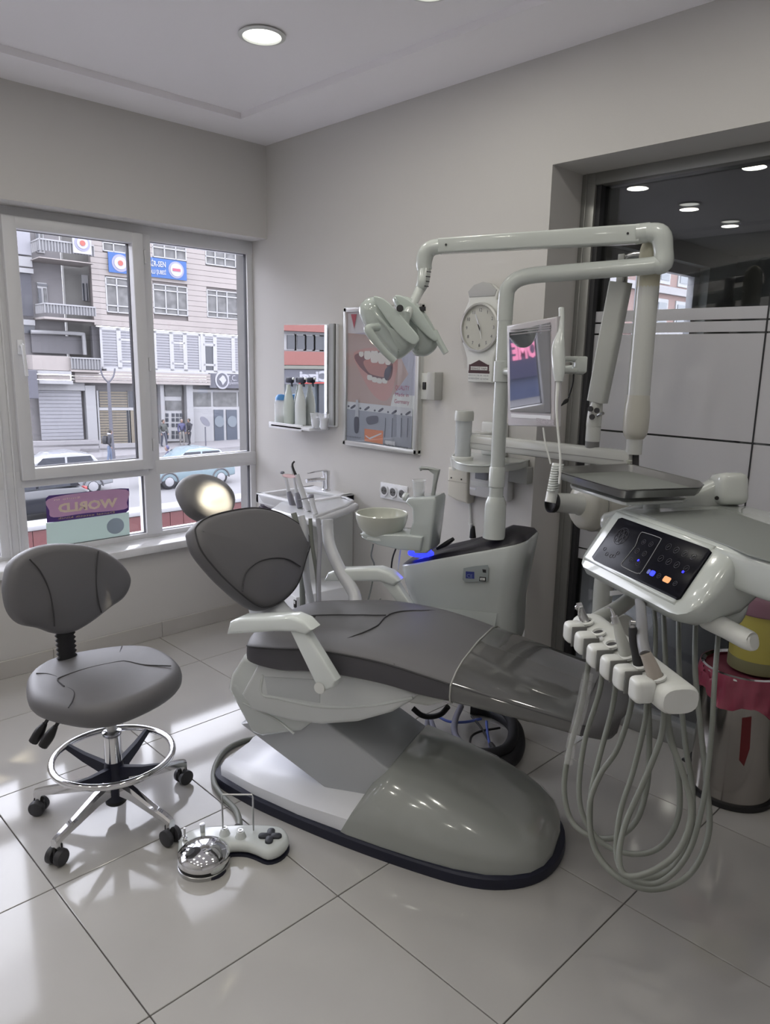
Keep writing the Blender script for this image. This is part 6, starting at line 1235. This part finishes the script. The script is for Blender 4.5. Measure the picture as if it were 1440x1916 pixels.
obj('holder_plate', prism([p-Z*.020+(RT*.004) for p in tr_(.80, tz)], Z, .010, .003), WHITE, th_); pcx = tr_(1, tz); cpt = P(1220, 925, 2, tz-.02); obj('holder_post', tube([cpt-Z*.002, Vector((cpt.x, cpt.y, 1.14))], .023, 18, 0), WHITE, th_)
p = P(1176, 873, 2, tz); gc = thing('glass_cup', 'tiny clear glass dappen dish at the back corner of the steel tray', 'dish', p); obj('dish', lathe([(.007, 0), (.009, .002), (.006, .007), (.012, .018), (.0105, .018), (.004, .010), (.001, .010)], p+Z*.003, n=16), mat('dish_glass', (.5, .52, .45), .05, coat=1), gc)
# ================================================================ ASSISTANT UNIT
az = .84
au = thing('assistant_unit', 'white assistant instrument holder on a bent column between chair and basin', 'dental unit', P(600, 1060, 2, .5))
AW = mat('assistant_white', (.56, .57, .60), .25, coat=.4)
ao = [P(x, y, 2, az) for x, y in ((511, 948), (530, 935), (572, 921), (600, 922), (664, 938), (662, 946), (598, 970), (585, 972), (512, 954))]
obj('tray', pillow(ao, Z, .035, .014, 0, smooth=2, seg=4, fan=False), AW, au, ang=60)
obj('tray_rim', tube([P(x, y, 2, az+.002) for x, y in ((588, 968), (660, 938), (600, 924), (574, 923))], .008, 8, 3), AW, au)
ah = []
for x, y in ((548, 950), (561, 956), (575, 962), (588, 967)):
    c_ = P(x, y, 2, az-.012); ah.append(c_); obj('holder_nose', tube([c_+Z*.014, c_-Z*.022], [.018, .016], 14, 0), AW, au)
obj('column', tube([D(x, y, d_) for x, y, d_ in ((612, 972, 2.98), (613, 995, 2.98), (618, 1025, 2.96), (638, 1070, 2.92), (662, 1110, 2.88), (668, 1150, 2.84))], [.024, .024, .024, .025, .025, .025], 14, 6), AW, au)
au['note'] = ''
del au['note']
def ainst(name, lab, i, pts, rad, m, extra=None):
    d0 = depth_at(ah[i]); t = thing(name, lab, 'dental instrument', ah[i], 'instruments in the assistant holder'); obj('handle', tube([D(x, y, d0) for x, y in pts], rad, 12, 4), m, t)
    if extra: extra(t, d0)
GRH = mat('grip_grey', (.20, .20, .24), .4)
ainst('suction_handpiece', 'grey suction handpiece with a round mirror-like top, leftmost in the assistant holder', 0, [(548, 948), (543, 930), (540, 920)], [.016, .015, .011], GRH, lambda t, d: (obj('tip', tube([D(540, 922, d), D(536, 900, d), D(530, 886, d)], [.010, .009, .008], 10, 3), AW, t), obj('round_end', lathe([(.001, 0), (.010, .002), (.012, .008), (.008, .014), (.001, .015)], D(528, 887, d), Z, 14), GRH, t)))
ainst('air_syringe', 'slim white syringe with a silver tip, second in the assistant holder', 1, [(561, 950), (557, 930), (555, 922)], [.015, .014, .010], GRH, lambda t, d: obj('tip', tube([D(555, 924, d), D(550, 896, d), D(544, 872, d)], [.008, .006, .0035], 10, 3), AW, t))
ainst('curing_light', 'white curing light with a pink shield and a black curved tip', 2, [(578, 956), (570, 935), (563, 915), (555, 888)], [.014, .014, .0135, .012], AW, lambda t, d: (obj('light_tip', tube([D(553, 889, d), D(548, 876, d), D(547, 868, d), D(551, 863, d)], [.007, .0055, .005, .0045], 10, 4), BLACK, t), obj('shield', lathe([(.001, 0), (.034, .0), (.035, .002), (.001, .003)], D(541, 891, d), (UP+RT*.15-FW*.25).normalized(), 28), mat('pink_shield', (.62, .36, .38), .3, coat=.5), t)))
ainst('small_suction', 'small dark-headed suction tube lying across the assistant holder', 3, [(590, 962), (585, 945), (583, 932)], [.013, .012, .013], AW, lambda t, d: (obj('head', lathe([(.001, -.01), (.012, -.006), (.014, .002), (.010, .01), (.001, .012)], D(582, 929, d), Z, 14), GRH, t), obj('side_pin', tube([D(556, 936, d-.01), D(580, 931, d-.01)], .003, 6, 0), GRH, t)))
ahz = thing('assistant_hoses', 'pale hoses hanging straight down below the assistant holder', 'hoses', P(580, 1100, 2, .3))
for pts, r, m in (([(549, 960, 2.96), (556, 985, 2.96), (564, 1040, 2.97), (566, 1140, 2.97)], .012, HOSE), ([(563, 965, 2.93), (570, 1000, 2.93), (572, 1070, 2.93), (584, 1142, 2.93)], .015, AW), ([(580, 970, 2.9), (584, 1020, 2.9), (593, 1080, 2.9), (595, 1142, 2.9)], .008, HOSE), ([(594, 970, 2.87), (598, 1010, 2.87), (596, 1070, 2.87), (597, 1142, 2.87)], .009, mat('hose_pale', (.36, .36, .40), .4))):
    obj('hose', tube([D(*p) for p in pts], r, 10, 6), m, ahz)
# low white box on the floor behind the chair
bx_ = thing('floor_box', 'low white box with a black rocker switch behind the chair', 'box', (2.3, 3.0, 0))
b0_, b1_, b2_ = P(528, 1110, 2, .27), P(600, 1147, 2, .27), P(655, 1100, 2, .27)
q3 = [P(x, y, 2, .42) for x, y in ((500, 1085), (554, 1118), (652, 1096), (610, 1070))]
obj('case', prism(q3, Z, .418, .006), WHITE3, bx_); sw = P(552, 1128, 2, .24); fn2 = (q3[1]-q3[0]).normalized(); fo2 = fn2.cross(Z); fo2 = fo2 if fo2.dot(CAM-q3[0]) > 0 else -fo2
sp4 = PL(552, 1130, q3[0]+fo2*.001, fo2); obj('switch', obox(sp4, fn2, Z, fo2, .012, .020, .003, .001), BLACK, bx_); obj('rocker', obox(sp4+Z*.008+fo2*.003, fn2, Z, fo2, .007, .007, .002, .001), WHITE3, bx_)
# ================================================================ things behind / under the leg rest
ch = thing('coiled_cable', 'thick black coiled cable on the floor behind the chair base', 'cable', P(900, 1360, 2, 0))
cc1 = [P(x, y, 2, .03) for x, y in ((880, 1325), (920, 1330), (958, 1355), (968, 1390), (955, 1420), (920, 1430), (890, 1425), (862, 1410))]
obj('coil', tube(cc1, [.028, .030, .031, .032, .032, .031, .030, .028], 14, 6), mat('black_rubber', (.010, .010, .014), .55), ch); obj('coil', tube([p+Z*.04+U*-.02 for p in cc1], .022, 12, 6), MATS['black_rubber'], ch)
cb = thing('black_cable_end', 'black cable coil hanging just below the seat edge', 'cable', P(806, 1330, 2, .1)); obj('coil', tube([C(x, y, .15) for x, y in ((772, 1325), (788, 1338), (806, 1341), (825, 1336), (838, 1322))], .010, 12, 6), MATS['black_rubber'], cb)
fh = thing('floor_hoses', 'grey and blue hoses running over the floor behind the chair', 'hoses', P(820, 1380, 2, 0))
hp_ = mat('hose_lilac', (.20, .20, .26), .4); BL = mat('hose_blue', (.08, .12, .42), .4)
for pts, r, m in ((((800, 1345), (796, 1365), (778, 1378), (760, 1386)), .011, hp_), (((805, 1345), (812, 1365), (826, 1385), (835, 1400)), .012, hp_), (((862, 1322), (852, 1345), (850, 1370), (862, 1392)), .014, hp_), (((818, 1340), (840, 1350), (870, 1351), (900, 1345)), .006, BL), (((910, 1350), (912, 1375), (918, 1400)), .006, BL), (((882, 1340), (900, 1362), (916, 1390)), .005, BLACK), (((935, 1362), (900, 1368), (882, 1378), (878, 1398)), .005, BLACK), (((750, 1328), (748, 1340), (735, 1352)), .004, WHITE2)):
    obj('hose', tube([P(x, y, 2, .03+r) for x, y in pts], r, 10, 6), m, fh)
p = P(924, 1403, 2, .04); obj('plug', tube([P(918, 1392, 2, .04), p, P(927, 1413, 2, .04)], [.010, .014, .008], 10, 3), BLACK, fh)
# ================================================================ BIN, SHARPS CONTAINER
bcn = Vector((2.71, .872, 0)); rb = .142; hb_ = .50
bi = thing('pedal_bin', 'round stainless pedal bin lined with a pink bag', 'bin', bcn)
obj('foot_rim', lathe([(rb+.008, 0), (rb+.012, .006), (rb+.010, .02), (rb, .024)], bcn, n=48), BLACK, bi); obj('shell', lathe([(rb, .02), (rb, hb_-.02), (rb-.002, hb_-.018), (rb-.004, .03)], bcn, n=56, cap=False), mat('bin_steel', (.42, .40, .38), .16, metal=1), bi)
obj('top_ring', lathe([(rb-.002, hb_-.01), (rb+.007, hb_-.008), (rb+.007, hb_+.004), (rb, hb_+.008), (rb-.01, hb_)], bcn, n=48, cap=False), CHROME, bi)
obj('bag_inside', lathe([(.001, hb_-.02), (rb-.006, hb_-.02), (rb-.006, hb_-.012), (.001, hb_-.012)], bcn, n=30), mat('pink_inside', (.16, .03, .05), .6), bi); obj('floor_plate', lathe([(.001, .02), (rb-.005, .02), (rb-.005, .024), (.001, .024)], bcn, n=30), BLACK, bi)
random.seed(5); N = 72; rings = []
for j, (z, rr2) in enumerate(((hb_-.05, rb-.006), (hb_+.0, rb-.003), (hb_+.004, rb+.008), (hb_-.03, rb+.010), (hb_-.07, rb+.010), (hb_-.115, rb+.012), (hb_-.13, rb+.014))):
    rings.append([bcn+Vector((math.cos(2*math.pi*k_/N), math.sin(2*math.pi*k_/N), 0))*(rr2+(.006*math.sin(k_*1.7+j)+.004*math.sin(k_*.61+j*2) if j > 2 else 0))+Z*(z-(.035*math.sin(2*math.pi*k_/N+2.2)+.02*math.sin(k_*.4) if j > 3 else 0)) for k_ in range(N)])
obj('bag', loft(rings, cap=False), mat('pink_bag', (.30, .045, .085), .28, coat=.4), bi, ang=80, label='pink plastic bag folded over the rim')
red = [bcn+Vector((math.cos(a_), math.sin(a_), 0))*(rb+.003)+Z*z for a_, z in ((-2.75, .36), (-2.55, .37), (-2.5, .25), (-2.58, .18), (-2.7, .20))]; obj('bag_tail', prism(red, Vector((math.cos(-2.62), math.sin(-2.62), 0)), .003), mat('dark_red_bag', (.12, .008, .012), .4), bi)
pdir = (P(1302, 1440, 2, 0)-bcn); pdir.z = 0; pdir.normalize(); obj('pedal', obox(bcn+pdir*(rb+.035)+Z*.025, pdir, pdir.cross(Z), Z, .028, .028, .006, .004), BLACK, bi)
pc9 = thing('power_plug', 'black plug with a cable on the floor left of the pedal bin', 'plug', P(1298, 1420, 2, 0)); obj('plug', tube([P(1298, 1412, 2, .03), P(1299, 1432, 2, .02)], [.016, .012], 10, 0), BLACK, pc9); obj('cable', tube([P(1299, 1432, 2, .02), P(1302, 1450, 2, .008), P(1316, 1466, 2, .008), P(1332, 1476, 2, .008)], .005, 8, 4), BLACK, pc9)
syc = bcn+Vector((.03, -.03, 0)); sy = thing('sharps_container', 'yellow sharps container with a mauve lid on top of the pedal bin', 'container', syc+Z*hb_)
obj('plinth', lathe([(.095, 0), (.10, .0), (.10, .045), (.001, .045)], syc+Z*(hb_-.0), n=36), mat('olive', (.20, .19, .10), .5), sy)
obj('body', lathe([(.092, .04), (.098, .045), (.110, .225), (.108, .23)], syc+Z*hb_, n=44), mat('sharps_yellow', (.44, .38, .085), .35), sy)
obj('lid', lathe([(.112, .215), (.116, .22), (.116, .262), (.108, .275), (.07, .285), (.001, .288)], syc+Z*hb_, n=44), mat('lid_mauve', (.25, .13, .17), .35), sy, label='mauve lid')
obj('lid_flap', prism([syc+Z*(hb_+.289)+Vector((x, y, 0)) for x, y in ((-.05, -.02), (.02, -.06), (.07, -.02), (.0, .05))], Z, .006, .002), mat('lid_mauve', (.3, .1, .1)), sy)
